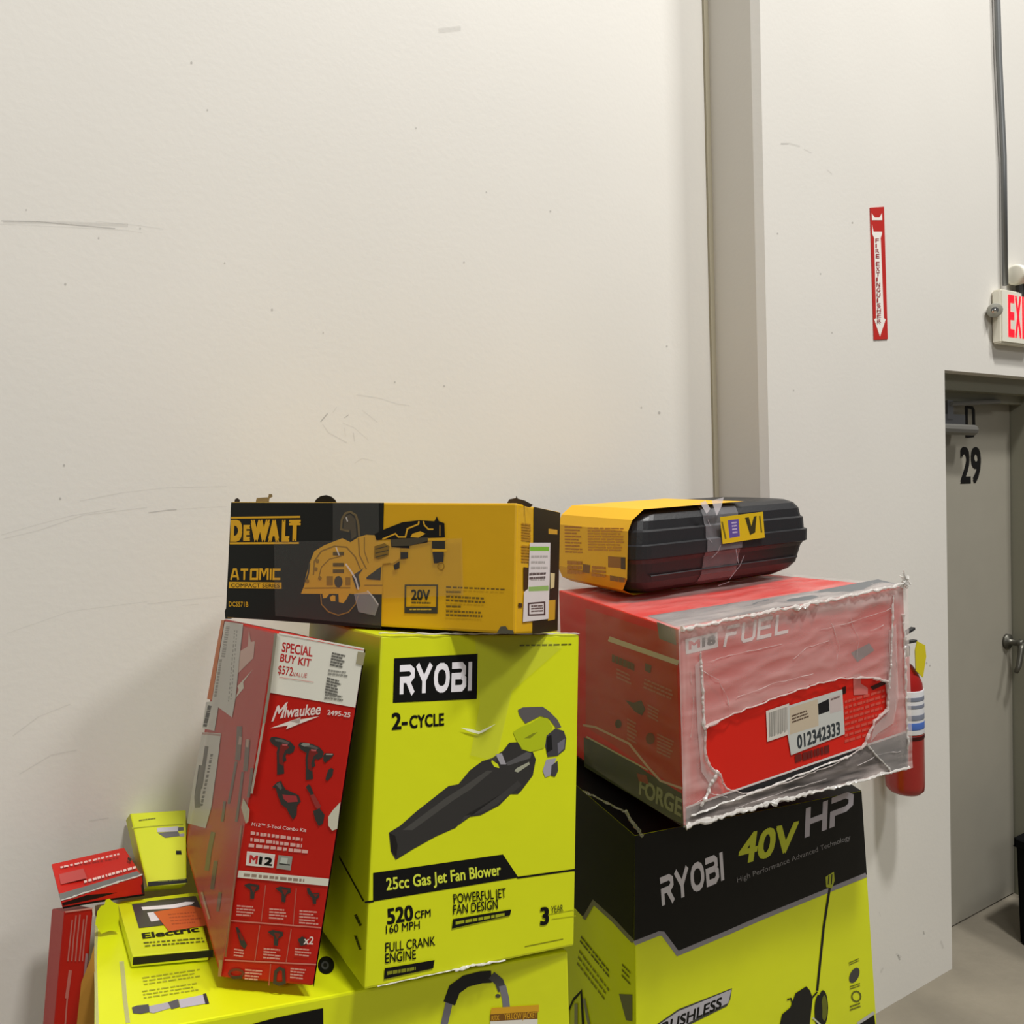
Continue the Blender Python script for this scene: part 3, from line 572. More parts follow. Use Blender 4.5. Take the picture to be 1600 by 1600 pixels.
p.poly(q([(870, 890), (900, 850), (930, 860), (980, 980), (940, 1000)]), GD).poly(q([(930, 1000), (985, 985), (1080, 1150), (1050, 1210), (1000, 1160)]), (150, 50, 46)).poly(q([(970, 1220), (1060, 1180), (1130, 1270), (1110, 1390), (1050, 1430), (1000, 1340)]), GD).build('printed cordless tools')
p = Print(f, 'product_name', r)
p.word('M12\u2122 5-Tool Combo Kit', (393, 1290), (478, 1300), (394, 1285), pk, .01).bars((392, 1299), (478, 1310), (391, 1319), 2, (220, 170, 160), .55, .15, 7).bars((389, 1318), (486, 1329), (388, 1327), 1, (220, 170, 160), .6, .02, 6)
p.poly([(386, 1330), (430, 1335), (427, 1356), (384, 1352)], (226, 218, 208)).poly([(388, 1332.5), (427.5, 1337), (425, 1353.5), (386.5, 1349.5)], (214, 204, 196)).word('M', (389, 1348), (402, 1349.5), (390.5, 1335.5), RT, .04).word('12', (404, 1350), (425, 1352.5), (405.5, 1338), K, .05)
p.poly([(435, 1336), (457, 1338.5), (454, 1360), (432, 1357)], (150, 150, 140)).poly([(440, 1340), (450, 1341), (448, 1350), (437, 1349)], (186, 190, 180)).line([(436, 1349.5), (453, 1351.5)], 2, (60, 60, 56))
p.poly([(373, 1360), (514, 1373), (512.5, 1384.5), (371, 1371)], (220, 216, 200)).bars((381, 1364.5), (480, 1374), (380.5, 1370), 1, (150, 130, 115), .9, .05, 7).build('white printed names and rating panels')
p = Print(f, 'tool_grid', r); ln = (186, 92, 78)
for a, b in (((360, 1438.5), (502, 1449.5)), ((351, 1500), (494, 1507))): p.line([a, b], 2.2, (206, 120, 106))
for a, b in (((415, 1383), (408, 1440)), ((463, 1388), (458, 1445)), ((406, 1446), (398, 1502)), ((455, 1452), (447, 1504)), ((423, 1506), (420, 1540))): p.line([a, b], 1.6, ln)
def mini(cx, cy, kind):
    if kind == 0: p.poly([(cx - 12, cy - 6), (cx - 4, cy - 9), (cx + 12, cy - 6), (cx + 12, cy + 1), (cx + 5, cy + 4), (cx + 4, cy + 16), (cx - 2, cy + 15), (cx - 2, cy + 2)], GD).poly([(cx - 2, cy - 5), (cx + 8, cy - 3), (cx + 3, cy + 6)], DR)
    if kind == 1: p.poly([(cx - 11, cy - 8), (cx - 7, cy - 9), (cx - 2, cy), (cx + 9, cy - 1), (cx + 9, cy + 6), (cx + 4, cy + 9), (cx + 4, cy + 17), (cx - 1, cy + 16), (cx - 2, cy + 8), (cx - 9, cy)], GD).poly([(cx - 1, cy + 1), (cx + 8, cy + 1), (cx + 3, cy + 6)], DR)
    if kind == 2: p.poly([(cx - 10, cy - 16), (cx - 6, cy - 16), (cx + 8, cy + 12), (cx + 4, cy + 18), (cx - 2, cy + 12)], GD).poly([(cx - 6, cy - 8), (cx - 2, cy - 8), (cx + 3, cy + 4), (cx - 1, cy + 5)], DR)
for x, y, k in ((393, 1389, 0), (442, 1394, 0), (490, 1396, 1), (378, 1465, 2), (430, 1462, 0)): mini(x, y, k)
p.poly([(465, 1468), (472, 1463), (478, 1466), (480, 1476), (470, 1478)], GD).word('x2', (474, 1475), (489, 1475.5), (476, 1463), pk, .02)
p.line(ell(369, 1521, 11, 6, 12), 4, (110, 36, 32), True).poly([(360, 1526), (378, 1524), (379, 1529), (364, 1530)], (60, 40, 36)).line([(429, 1535), (431, 1518), (437, 1513), (443, 1516), (444, 1535), (436, 1538)], 5, (62, 50, 46), True)
tp_ = (214, 150, 138)
for x, y, w_, n_ in ((370, 1414, 30, 4), (421, 1419, 32, 4), (468, 1422, 31, 5), (366, 1482, 18, 3), (412, 1481, 28, 4), (461, 1481, 26, 3), (383, 1514, 28, 4), (454, 1512, 24, 4)):
    p.bars((x, y), (x + w_, y + 2.5), (x - 1, y + n_ * 4.6), n_, tp_, .55, .3, 2)
p.build('grid of small printed tools')
p = Print(f, 'torn_paper', r, .0016); p.poly([(532, 1253), (527, 1295), (519, 1298), (513, 1290), (513, 1276), (520, 1266)], (206, 202, 180)).poly([(571, 1020), (559, 1018), (556, 1037), (567, 1040)], (160, 152, 120)).build('torn pale edge of the print')
p = Print(l, 'worn_edge', r, .0012); p.line([(431, 990), (420, 1081), (412, 1130)], 4.5, (150, 144, 122)).line([(412, 1130), (393, 1240)], 3.5, (196, 186, 168)).poly([(380, 1247), (390, 1265), (388, 1284), (384, 1287), (377, 1262)], (200, 190, 165)).line([(377, 1290), (352, 1495)], 3, (164, 82, 66)).line([(345, 1500), (343, 1526)], 5, (186, 110, 96)).line([(315, 1394), (327, 1436)], 3, (190, 150, 130)).build('rubbed pale carton edge')
LB = (204, 202, 194)
p = Print(l, 'shipping_sticker', r, .0012); p.poly([(346, 969), (350.5, 969), (331, 1094), (323.5, 1092)], (204, 104, 20))
p.poly([(351, 971), (380, 975), (375, 1018), (368, 1090), (362.5, 1121), (341, 1105), (335, 1142), (316, 1138), (322, 1097), (331, 1096)], LB)
p.bars((353, 978), (345, 1030), (359, 979), 1, (140, 138, 132), 1, .1, 9).bars((371, 985), (361, 1100), (364, 985), 2, (140, 138, 130), .5, .05, 16).bars((347, 1030), (338, 1090), (343, 1030), 1, (128, 126, 120), 1, .1, 7).bars((325, 1102), (317, 1135), (331, 1103), 1, (50, 50, 48), 1, .0, 3).build('white shipping sticker with orange border')
p = Print(l, 'barcode_sticker', r, .0012); p.poly([(316, 1144), (345, 1146), (341, 1182), (330, 1262), (321, 1294), (292, 1286), (303, 1215)], LB).line([(316, 1146), (345, 1149)], 3, (176, 140, 130))
p.line([(323, 1166), (318, 1200), (313, 1232)], 6, (70, 70, 68)).line([(315, 1196), (308, 1245), (309, 1262)], 9, (92, 92, 88)).bars((333, 1178), (316, 1262), (329, 1178), 1, (90, 90, 86), 1, .0, 12).build('white barcode sticker')
p = Print(l, 'side_picture', r); DK = (92, 66, 54)
for L, w_ in (([(374, 1135), (373, 1165), (371, 1188)], 8), ([(387, 1156), (385, 1185), (383, 1205)], 7), ([(369, 1190), (362, 1230), (357, 1256)], 4), ([(379, 1206), (374, 1250), (369, 1284)], 4), ([(351, 1252), (347, 1284)], 4), ([(333, 1300), (327, 1330), (323, 1360)], 7), ([(337, 1345), (331, 1390)], 6), ([(344, 1394), (340, 1424)], 5), ([(394, 1200), (390, 1235), (388, 1246)], 5)): p.line(L, w_, DK)
p.poly([(374, 1150), (378, 1152), (377, 1164), (372, 1163)], (176, 140, 124)).poly([(385, 1155), (389, 1155), (388, 1168), (384, 1167)], (186, 150, 130)).build()
p = Print(l, 'side_logo', r); p.poly([(389, 985), (392, 1003), (398, 1002), (396, 1028), (372, 1052), (374, 1018), (387, 1010)], (214, 170, 156)).poly([(395, 1046), (380, 1066), (381, 1075), (367, 1092), (373, 1078), (371, 1072)], (226, 214, 196)).build('pale script brand logo with lightning bolt')
p = Print(l, 'clear_film', r, .004); q = [l.on(a, .004) for a in [(352, 972), (429, 992), (346, 1522), (292, 1322)]]
p.poly([(352, 972), (429, 990), (346, 1522), (291, 1322)], film_mat('film_on_red', .11, (215, 205, 195), .4, .05, attr=False)).build('clear film over the side')
obj('bounce_stop_panel', [c[k] + (c['FTR'] - c['FTL']).normalized() * .0012 for k in ('FTR', 'FbR', 'BbR', 'BTR')], [(0, 1, 2, 3)], ink((34, 30, 28)), r)  # unseen dark sheet added to stop red bounce light in the gap
# rim of the white top flap seen from the front
p = Print(f, 'flap_edge', r, .0014); p.line([(436, 989.5), (500, 1001), (569, 1014)], 2.6, (232, 228, 216)).build()

# --- yellow saw carton on top
c = BOX['saw']; r = carton('yellow_carton', 'long yellow and black saw carton lying on top of the red and lime boxes', c, YEL)
f, l = front(c), right(c); YD = (222, 168, 24)
p = Print(f, 'black_panel', r); p.poly([(361, 785), (600, 785.5), (595.5, 982), (352.5, 964)], (30, 31, 28)).build('black half of the print')
p = Print(f, 'brand_logo', r, .001); p.line([(361, 809), (469, 807.5)], 3, YD).line([(359, 849), (467, 848.5)], 3, YD)
for s_, a_, b_, h_ in (('D', 359.5, 378, 844), ('E', 380, 390.5, 843.5), ('W', 391, 421, 844), ('A', 419, 436, 844), ('L', 440, 452, 844), ('T', 451, 469, 843)):
    p.word(s_, (a_, h_), (b_, h_), (a_ + (1 if s_ != 'E' else .5), 812 if s_ != 'E' else 820), YD, .075)
p.build('yellow brand logo between two bars')
p = Print(f, 'series_logo', r, .001)
p.logo('ATQMIC', (360.5, 906), (439, 906), (361, 888.5), YD, .2)
p.poly([(358, 909), (440, 910), (440, 920), (357.5, 919)], YD).word('COMPACT SERIES', (361, 917.5), (437, 918), (361, 911.5), (40, 36, 20), .01).word('DCS571B', (357.5, 947.5), (388, 948), (357.5, 940), YD, .01).build('yellow series lettering')
p = Print(f, 'product_picture', r, .001); P_ = lambda x, y: (460 + x * .15625, 780 + y * .15625); q = lambda L: [P_(*a) for a in L]
YA, YB, BK, BG = (214, 164, 34), (150, 112, 26), (26, 26, 24), (62, 58, 44)
p.line([P_(*a) for a in [(650, 400), (640, 250), (615, 160), (560, 125), (510, 140), (475, 200), (465, 300), (550, 320)]], 3.2, (112, 92, 44)).poly(q([(500, 170), (560, 150), (610, 200), (620, 370), (570, 400), (560, 310), (490, 300)]), (74, 62, 38))
p.poly(q([(65, 945), (100, 860), (110, 790), (150, 640), (200, 520), (300, 460), (480, 390), (560, 430), (640, 380), (720, 355), (800, 360), (960, 400), (1060, 490), (1050, 600), (990, 640), (880, 660), (880, 950)]), YA)
p.line([P_(*a) for a in [(190, 760), (200, 620), (270, 520), (400, 470), (520, 480), (610, 580), (660, 700)]], 2.4, YB).line([P_(*a) for a in [(240, 800), (270, 680), (350, 600), (470, 570)]], 1.8, YB).line([P_(*a) for a in [(640, 390), (650, 560), (720, 700)]], 2.2, YB).line([P_(*a) for a in [(700, 380), (700, 520), (740, 640)]], 1.6, YB)
p.line([P_(*a) for a in [(100, 890), (560, 885)]], 1.8, YB).line([P_(*a) for a in [(700, 860), (880, 860)]], 1.5, YB).line([P_(*a) for a in [(150, 640), (140, 740), (110, 830)]], 2.6, BG)
for y_ in (545, 655, 720): p.poly(q([(385, y_ - 18), (495, y_ - 18), (495, y_ + 18), (385, y_ + 18)]), (96, 76, 28))
p.poly(ell(*P_(440, 825), 6.5, 9), (70, 64, 52)).poly(q([(320, 770), (385, 770), (385, 860), (320, 860)]), YB).poly(q([(510, 780), (560, 780), (560, 860), (510, 860)]), YB)
for a_ in ((230, 620), (215, 700), (255, 790), (130, 820)): p.poly(ell(*P_(*a_), 3, 3.4, 8), YB)
p.poly(q([(720, 780), (870, 670), (860, 810), (720, 800)]), (58, 56, 50)).poly(q([(600, 750), (690, 690), (640, 760), (660, 870), (620, 900), (575, 770)]), (70, 66, 62))
p.poly(q([(260, 950), (560, 945), (640, 960), (610, 1050), (540, 1130), (440, 1165), (330, 1120), (265, 1050)]), (40, 42, 38)).line([P_(*a) for a in [(262, 950), (270, 1050), (340, 1125), (440, 1160), (540, 1130), (610, 1050), (640, 960)]], 1.8, YB)
p.poly(q([(280, 945), (350, 945), (320, 985), (285, 990)]), YA).poly(q([(355, 980), (380, 960), (410, 965), (410, 1020), (365, 1020)]), YA).poly(q([(440, 945), (550, 945), (520, 1000), (490, 1040), (445, 1030)]), YA)
p.poly(q([(800, 350), (900, 300), (1080, 230), (1250, 210), (1400, 220), (1425, 170), (1445, 220), (1500, 240), (1505, 380), (1340, 390), (1330, 430), (1150, 460), (1150, 490), (970, 480), (960, 400), (820, 410)]), BK)
p.line([P_(*a) for a in [(880, 400), (1010, 345), (1040, 378), (1110, 378), (1130, 295), (1240, 250), (1245, 220)]], 2.4, YA).line([P_(*a) for a in [(1290, 220), (1300, 260), (1340, 300), (1390, 300)]], 2.2, YA).poly(q([(1160, 380), (1180, 345), (1260, 320), (1310, 345), (1240, 385)]), YA).poly(q([(960, 400), (1340, 380), (1330, 420), (1150, 465), (975, 470)]), (70, 64, 48))
p.line([P_(*a) for a in [(1455, 260), (1455, 370)]], 2, YB).poly(q([(1335, 390), (1520, 385), (1520, 415), (1335, 415)]), YA).poly(q([(1375, 415), (1505, 415), (1505, 500), (1375, 490)]), (44, 42, 34)).poly(q([(1380, 500), (1525, 500), (1525, 525), (1380, 525)]), YA).poly(q([(1380, 530), (1495, 530), (1490, 630), (1395, 640)]), (48, 46, 46)).line(ell(*P_(1465, 670), 5, 6, 10), 1.5, YB, True)
p.poly(q([(800, 470), (900, 440), (950, 470), (940, 560), (840, 600), (800, 590)]), (128, 100, 36)).line([P_(*a) for a in [(810, 500), (930, 470)]], 1.5, BG).line([P_(*a) for a in [(810, 540), (940, 510)]], 1.5, BG).line([P_(*a) for a in [(815, 580), (930, 550)]], 1.5, BG)
p.poly(q([(1060, 530), (1135, 530), (1135, 590), (1060, 600)]), (52, 50, 46)).poly(q([(990, 660), (1050, 620), (1050, 690), (1000, 705)]), (52, 50, 46)).line([P_(*a) for a in [(880, 650), (960, 640)]], 1.3, YB).build('printed picture of a circular saw')
p = Print(f, 'voltage_panel', r, .001); p.line([(633.5, 914.5), (683, 914.5), (682.5, 957.5), (633, 957)], 2.4, (66, 60, 40), True).poly([(633, 948), (682, 948.5), (682, 958), (633, 957.5)], (56, 54, 44)).bars((640, 951), (674, 951), (640, 954), 1, (190, 160, 60), .8, 0, 3).word('20V', (642.5, 937), (672, 937.5), (642.5, 921), (44, 42, 30), .03).bars((643, 940.5), (673, 941), (643, 944), 1, (96, 80, 30), .8, 0, 5)
GT = (112, 88, 24); p.bars((697, 916), (790, 920), (697, 919), 1, GT, .8, 0, 9).bars((697, 923.5), (720, 924), (697, 926), 1, GT, 1, 0, 2).bars((697, 930.5), (762, 934), (697, 942), 2, GT, .55, .05, 7).bars((697, 946), (720, 946.5), (697, 949), 1, GT, 1, 0, 2).bars((697, 953.5), (755, 956), (697, 965), 2, GT, .55, .05, 7).build('black outlined voltage panel 20V')
p = Print(f, 'torn_corner', r, .0013); p.poly([(776, 989.5), (782, 979), (790, 978), (794, 984), (802, 985), (803, 991)], (86, 82, 66)).build('worn grey corner')
p = Print(f, 'clear_tape', r, .0018); p.poly([(520, 786), (592, 786), (592, 846), (722, 841), (724, 930), (596, 935), (596, 978), (430, 962), (428, 846), (520, 845)], TAPE).build('strip of clear tape')
GL = film_mat('tape_glint', .6, (235, 232, 225), .3, .12, attr=False)
p = Print(f, 'tape_wrinkle', r, .0024); p.line([(540, 881), (548, 892), (556, 905), (560, 921)], 2.6, GL).line([(574, 923), (584, 934), (591, 945)], 2, GL).line([(525, 855), (530, 868)], 2, GL).line([(541, 808), (543, 815)], 2, GL).poly([(553, 928), (575, 924), (592, 945), (586, 962), (560, 956)], film_mat('tape_fold', .34, (200, 198, 196), .35, .1, attr=False)).build('tape wrinkles with painted glints')  # pale strokes put the glints on the tape into its colour
p = Print(l, 'side_panel', r); p.poly([(834, 792), (875.5, 801), (871.5, 985), (832, 991)], (36, 30, 16)).poly([(857, 826), (871, 828), (871, 835), (857, 834)], (200, 150, 40)).build('black side panel')
p = Print(l, 'fine_print', r, .001); p.bars((815, 817), (830, 819), (815, 846), 7, (172, 122, 14), .6, .1, 1).bars((815, 852), (828, 853), (815, 880), 6, (172, 122, 14), .6, .1, 1).poly([(818, 886), (827, 887), (825, 925), (818, 922)], (60, 42, 14)).poly([(810, 942), (816, 943), (816, 949), (810, 949)], (60, 42, 14)).poly([(856, 938), (868, 937), (867, 968), (856, 970)], (196, 148, 30)).poly([(860, 895), (867, 896), (866, 918), (860, 920)], (210, 190, 140)).build()
p = Print(l, 'price_sticker', r, .0018); p.poly([(828, 848), (860, 848), (859, 900), (857, 967), (817, 972), (819, 925), (825, 920)], (216, 208, 206)).poly([(828, 854), (858, 854), (858, 861), (828, 861)], (120, 180, 50)).poly([(826, 917), (857, 915), (857, 923), (826, 924)], (140, 176, 96))
p.bars((830, 868), (856, 868), (829, 912), 5, (170, 164, 160), .45, .2, 3).bars((827, 896), (856, 894), (827, 908), 2, (90, 80, 78), .6, .2, 3).line([(826, 943), (851, 941), (851, 960), (826, 961)], 2.4, (60, 46, 44), True).bars((830, 946), (849, 945), (830, 958), 3, (100, 86, 82), .6, .1, 2).build('white and green price sticker')
# crumpled flaps and tape poking up over the top edge
def flap(L, D_, m, name='torn_flap', th=.003, par=r, face=None):
    bm = bmesh.new(); n_ = len(L)
    if face is None:
        o_ = EYE + sight(*L[0]) * D_; face = Face(o_, o_ + Vector((1, -.42, 0)), o_ + Z)
    A = [bm.verts.new(face.on(q, 0)) for q in L]; B = [bm.verts.new(face.on(q, -th)) for q in L]
    bm.faces.new(A); bm.faces.new(B[::-1])
    for i in range(n_): bm.faces.new((A[i], A[(i + 1) % n_], B[(i + 1) % n_], B[i]))
    return bmobj(name, bm, m, par)
BRN = mat('dark_torn_card', (58, 46, 34), .8); KT = mat('torn_card', (136, 124, 92), .8)
fl = Face(f.o - f.n * .03, f.o - f.n * .03 + Vector((.58, -.245, 0)), f.o - f.n * .03 + Z)
flap([(366, 786), (367, 780), (371, 778), (375, 781), (374, 787)], 0, BRN, face=fl)
flap([(399, 787), (401, 778), (419, 777), (420, 772), (425, 772), (426, 776), (421, 779), (420, 787)], 0, KT, face=fl)
flap([(490, 787), (494, 780), (501, 775), (510, 773.5), (518, 776), (524, 781), (527, 787)], 0, ink((26, 26, 26)), face=fl)
flap([(792, 786), (796, 780), (806, 778), (807, 774), (809, 779), (820, 782), (833, 789), (828, 793), (808, 788)], 0, BRN, face=fl)
flap([(352, 967), (351, 955), (360, 935), (361, 960), (362, 967)], 0, ink((40, 40, 36)), face=Face(f.o, f.o + Vector((.58, -.245, 0)), f.o + Z))

# --- mower carton at the right
c = BOX['mower']; r = carton('lime_carton', 'big lime and black mower carton on the right under the film wrapped red box', c, LIME2, .0015)
f, l = front(c), left(c); SV = (134, 130, 134)
p = Print(f, 'black_panel', r)
bound = [(991, 1474), (1030, 1458.5), (1036, 1459), (1059, 1490), (1140, 1456), (1190, 1434), (1353.5, 1367)]
p.poly([seen(c['FTL']), seen(c['FTR']), (1354.5, 1367)] + bound[::-1][1:], K).line(bound, 7, SV).line([(1340, 1600), (1366, 1582)], 5, (186, 184, 178)).poly([(1340, 1602), (1366, 1586), (1372, 1640), (1335, 1640)], K).build('black upper panel with silver border')
p = Print(f, 'brand_lettering', r, .0012); p.logo('RYOBI', (1034, 1416), (1131, 1375), (1031, 1372), (206, 202, 206), .22)
p.build('silver brand lettering'); p = Print(f, 'voltage_lettering', r, .0012); p.word('40V', (1152, 1351), (1243, 1327), (1158, 1304), (186, 194, 40), .028).logo('HP', (1258, 1309), (1331, 1281), (1260, 1263), (176, 172, 178), .2)
p.word('High Performance Advanced Technology', (1152, 1379), (1329, 1311), (1151, 1371), (128, 126, 126), .0).build('green and silver lettering 40V HP')
p = Print(f, 'brushless_badge', r); p.poly([(1010, 1612), (1060, 1577), (1144, 1544), (1141, 1562), (1136, 1572), (1060, 1610), (1012, 1640)], (60, 60, 56)).poly([(1014, 1612), (1060, 1580), (1143, 1546), (1138, 1567), (1060, 1606), (1016, 1636)], (176, 172, 178)).word('BRUSHLESS', (1020, 1622), (1127, 1574), (1022, 1604), K, .03).build('silver badge BRUSHLESS')
p = Print(f, 'product_picture', r, .0012); BK2 = (30, 30, 28)
p.line([(1297, 1385), (1287, 1450), (1277, 1548)], 3.6, BK2).poly([(1290, 1370), (1303, 1362), (1304, 1376), (1300, 1388), (1291, 1386)], (150, 156, 30)).line([(1295, 1368), (1294, 1382)], 1.5, BK2).line([(1300, 1366), (1299, 1382)], 1.5, BK2)
p.poly([(1218, 1604), (1222, 1585), (1235, 1574), (1243, 1552), (1260, 1541), (1266, 1548), (1270, 1560), (1265, 1604), (1250, 1640), (1216, 1640)], BK2).line([(1230, 1562), (1236, 1560), (1238, 1567)], 2, BK2).poly(ell(1286, 1575, 8, 28), BK2).poly(ell(1288, 1575, 4.5, 20), (100, 104, 20)).poly(ell(1279, 1580, 6, 26), BK2).line([(1277, 1550), (1268, 1560)], 2.5, BK2).line([(1270, 1590), (1285, 1604)], 2.5, (196, 200, 180)).build('printed picture of a lawn mower')
p = Print(f, 'battery_picture', r); p.poly(ell(1335, 1524, 7, 13, 14, rot=25), DG).bars((1326, 1504), (1342, 1497), (1327, 1510), 2, (110, 110, 20), .5, 0, 2).bars((1328, 1541), (1346, 1535), (1328, 1548), 2, (110, 110, 20), .5, .2, 2).line(ell(1338, 1557, 7, 8, 12), 2.4, (96, 100, 20), True).bars((1328, 1572), (1345, 1566), (1328, 1582), 2, (110, 110, 20), .5, .2, 2).build()
p = Print(l, 'black_panel', r); lb_ = [(912, 1436), (927, 1410), (958, 1438), (989.5, 1472)]
p.poly([seen(c['BTL']), seen(c['FTL']), (990.5, 1472), (958, 1436), (927, 1408), (912, 1434), (880, 1400)], (26, 27, 14)).line(lb_, 6, (120, 116, 100)).build('dark upper panel of the side')
obj('black_panel', [c[k] + Z * .0012 for k in ('FTL', 'FTR', 'BTR', 'BTL')], [(0, 1, 2), (0, 2, 3)], ink(K), r)['label'] = 'black top'
p = Print(l, 'side_print', r, .001); p.bars((908, 1462), (955, 1520), (905, 1475), 2, (96, 98, 8), .5, .1, 5).bars((905, 1484), (952, 1546), (900, 1512), 3, (130, 132, 10), .4, .15, 5).bars((972, 1505), (986, 1520), (971, 1530), 3, (110, 112, 8), .45, .2, 2).poly([(967, 1553), (988, 1554), (988, 1596), (978, 1594)], (104, 102, 84))
p.line([(886, 1612), (888, 1580), (896, 1562)], 3, (40, 42, 30)).line([(896, 1562), (908, 1549), (912, 1620)], 4, (24, 24, 22)).line([(900, 1568), (900, 1620)], 5, (150, 148, 140)).line([(912, 1560), (924, 1620)], 4, (140, 138, 128)).build()
crumple('crumpled_film', l.on((912, 1236), .004), l.on((975, 1268), .006), r, .004, film_mat('dull_film', .2, (190, 190, 150), .3, .1, attr=False), 21)
crumple('crumpled_film', f.on((978, 1268), .012), f.on((1004, 1306), .012), r, .006, film_mat('dull_film', .2), 22, 14)

# --- red drill carton wrapped in stretch film
c = BOX['drill']; r = carton('red_carton', 'big red carton wrapped in torn clear stretch film on top of the mower box', c, RED2)
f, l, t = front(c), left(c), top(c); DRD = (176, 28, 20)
p = Print(f, 'black_panel', r); p.line([(1072, 1262), (1140, 1238), (1345, 1167), (1418, 1143)], 3, (214, 208, 204)).poly([(1072, 1264), (1140, 1240), (1345, 1169), (1418, 1145), (1419, 1198), (1072, 1288)], (38, 38, 40)).build('black lower band of the front')
p = Print(f, 'brand_lettering', r); p.line([(1072, 1000), (1120, 989), (1121, 1010), (1073, 1021)], 2.2, W_, True).poly([(1072, 1000), (1120, 989), (1121, 1010), (1073, 1021)], (216, 210, 208)).word('M', (1076, 1015), (1094, 1011), (1076, 1002), (200, 60, 60), .035).word('18', (1097, 1011), (1118, 1005.5), (1097, 997), (60, 60, 62), .05)
p.build('white badge with red and grey characters'); p = Print(f, 'brand_lettering', r); p.logo('FUEL', (1131, 1011), (1233, 988), (1134, 979), (236, 226, 224), .17).build('wide white lettering')
p = Print(f, 'product_print', r); p.bars((1320, 1095), (1388, 1075), (1320, 1165), 8, (206, 80, 66), .5, .2, 5).poly([(1316, 1074), (1322, 1072), (1322, 1083), (1316, 1085)], (50, 20, 18)).poly([(1333, 1055), (1345, 1052), (1345, 1068), (1356, 1075), (1356, 1085), (1334, 1086)], (206, 110, 104)).poly([(1330, 1020), (1358, 1005), (1366, 1016), (1340, 1034)], (110, 90, 92)).poly([(1360, 1073), (1384, 1062), (1386, 1068), (1364, 1078)], (60, 26, 22)).build()
p = Print(f, 'inventory_label', r, .0016); p.poly([(1197, 1111), (1233, 1099), (1234, 1147), (1199, 1159)], (214, 206, 196))
p.bars((1201, 1114), (1230, 1104), (1202, 1155), 1, (150, 146, 138), .95, 0, 7).poly([(1231, 1103), (1316, 1077), (1320, 1147), (1236, 1180), (1231, 1150)], (196, 196, 190)).poly([(1234, 1106), (1278, 1092), (1279, 1134), (1234, 1148)], (196, 180, 156)).poly([(1278, 1100), (1295, 1092), (1296, 1111), (1279, 1117)], (28, 28, 30)).poly([(1296, 1090), (1314, 1084), (1315, 1110), (1297, 1115)], (196, 180, 176))
p.word('012342333', (1246, 1170), (1313, 1147), (1245, 1149), (50, 56, 60), .035).bars((1237, 1118), (1265, 1108), (1238, 1132), 3, (90, 70, 56), .5, .2, 3).bars((1298, 1092), (1312, 1087), (1298, 1096), 1, (120, 100, 96), .7, .0, 2).build('white and buff inventory label 012342333')
p = Print(f, 'hand_marks', r, .0012); p.bars((1242, 1180), (1298, 1163), (1243, 1192), 1, (104, 22, 18), 1, 0, 4).build()
p = Print(t, 'grey_band', r); p.poly([(1012, 962), (1058, 979), (1408, 914), (1372, 905), (1280, 922)], (104, 106, 108)).build('grey band along the top front edge')
p = Print(l, 'side_panel', r, .0003); p.poly([(915, 950), (1056, 996), (1064, 1236), (915, 1135)], (188, 56, 20)).poly([(1026, 971), (1055, 983), (1057, 1008), (1030, 998)], (112, 112, 92)).build('side print with orange bounce light in its colour')  # orange of this sheet stands for yellow light bounced onto the red side
p = Print(l, 'side_band', r); p.poly([(912, 1152), (944, 1164), (989, 1190), (1010, 1206), (1065, 1240), (1068, 1288), (1046, 1278), (913, 1198)], (60, 66, 38)).line([(911, 1133), (930, 1136), (983, 1162), (1012, 1198), (1032, 1220), (1066, 1232)], 3.4, (206, 176, 150)).line([(916, 1151), (1012, 1203)], 2.4, (190, 180, 140)).build('dark lower band of the side')
p = Print(l, 'side_print', r, .001); p.line([(951, 998), (1060, 1036)], 8, (206, 196, 160)); SP = (190, 120, 92)
p.bars((956, 1022), (991, 1037), (956, 1034), 1, (110, 84, 40), 1, 0, 4).bars((963, 1044), (988, 1056), (963, 1062), 3, SP, .5, .2, 2).bars((1007, 1060), (1054, 1080), (1005, 1078), 3, SP, .5, .1, 4).bars((1012, 1100), (1030, 1110), (1012, 1122), 4, SP, .5, .2, 2).bars((980, 1122), (995, 1130), (980, 1158), 6, SP, .5, .2, 2).bars((1027, 1146), (1053, 1158), (1026, 1178), 6, SP, .5, .2, 2)
p.poly([(977, 1094), (990, 1098), (1002, 1094), (1008, 1108), (1003, 1118), (992, 1112)], (84, 70, 34)).poly(ell(966, 1131, 5, 7), (76, 66, 34)).poly(ell(1016, 1154, 7, 9), (120, 70, 36)).poly([(1008, 1036), (1018, 1040), (1016, 1052), (1008, 1048)], (96, 76, 36))
p.word('FORGE', (998, 1240), (1064, 1276), (1000, 1215), (150, 152, 112), .03).poly([(995, 1208), (1010, 1212), (1014, 1226), (998, 1220)], (150, 64, 40)).build()
# stretch film: a wrinkled skin a little larger than the carton, torn open on the front
cen = sum((c[k] for k in KEYS), Vector()) / 8
g = {k: c[k] + (c[k] - cen).normalized() * .010 for k in KEYS}
for k in KEYS:
    if 'b' in k: g[k].z = c[k].z + .001
HOLE = [(1101, 1136), (1137, 1119), (1195, 1097), (1240, 1080), (1280, 1067), (1315, 1060), (1362, 1059), (1387, 1064), (1388, 1090), (1386, 1110), (1367, 1127), (1356, 1150), (1353, 1162), (1337, 1175), (1305, 1195), (1265, 1209), (1195, 1235), (1165, 1240), (1135, 1232), (1122, 1207), (1107, 1195), (1101, 1177)]
def inside(x, y, poly):
    k = False; j = len(poly) - 1
    for i in range(len(poly)):
        a, b = poly[i], poly[j]
        if (a[1] > y) != (b[1] > y) and x < (b[0] - a[0]) * (y - a[1]) / (b[1] - a[1]) + a[0]: k = not k
        j = i
    return k
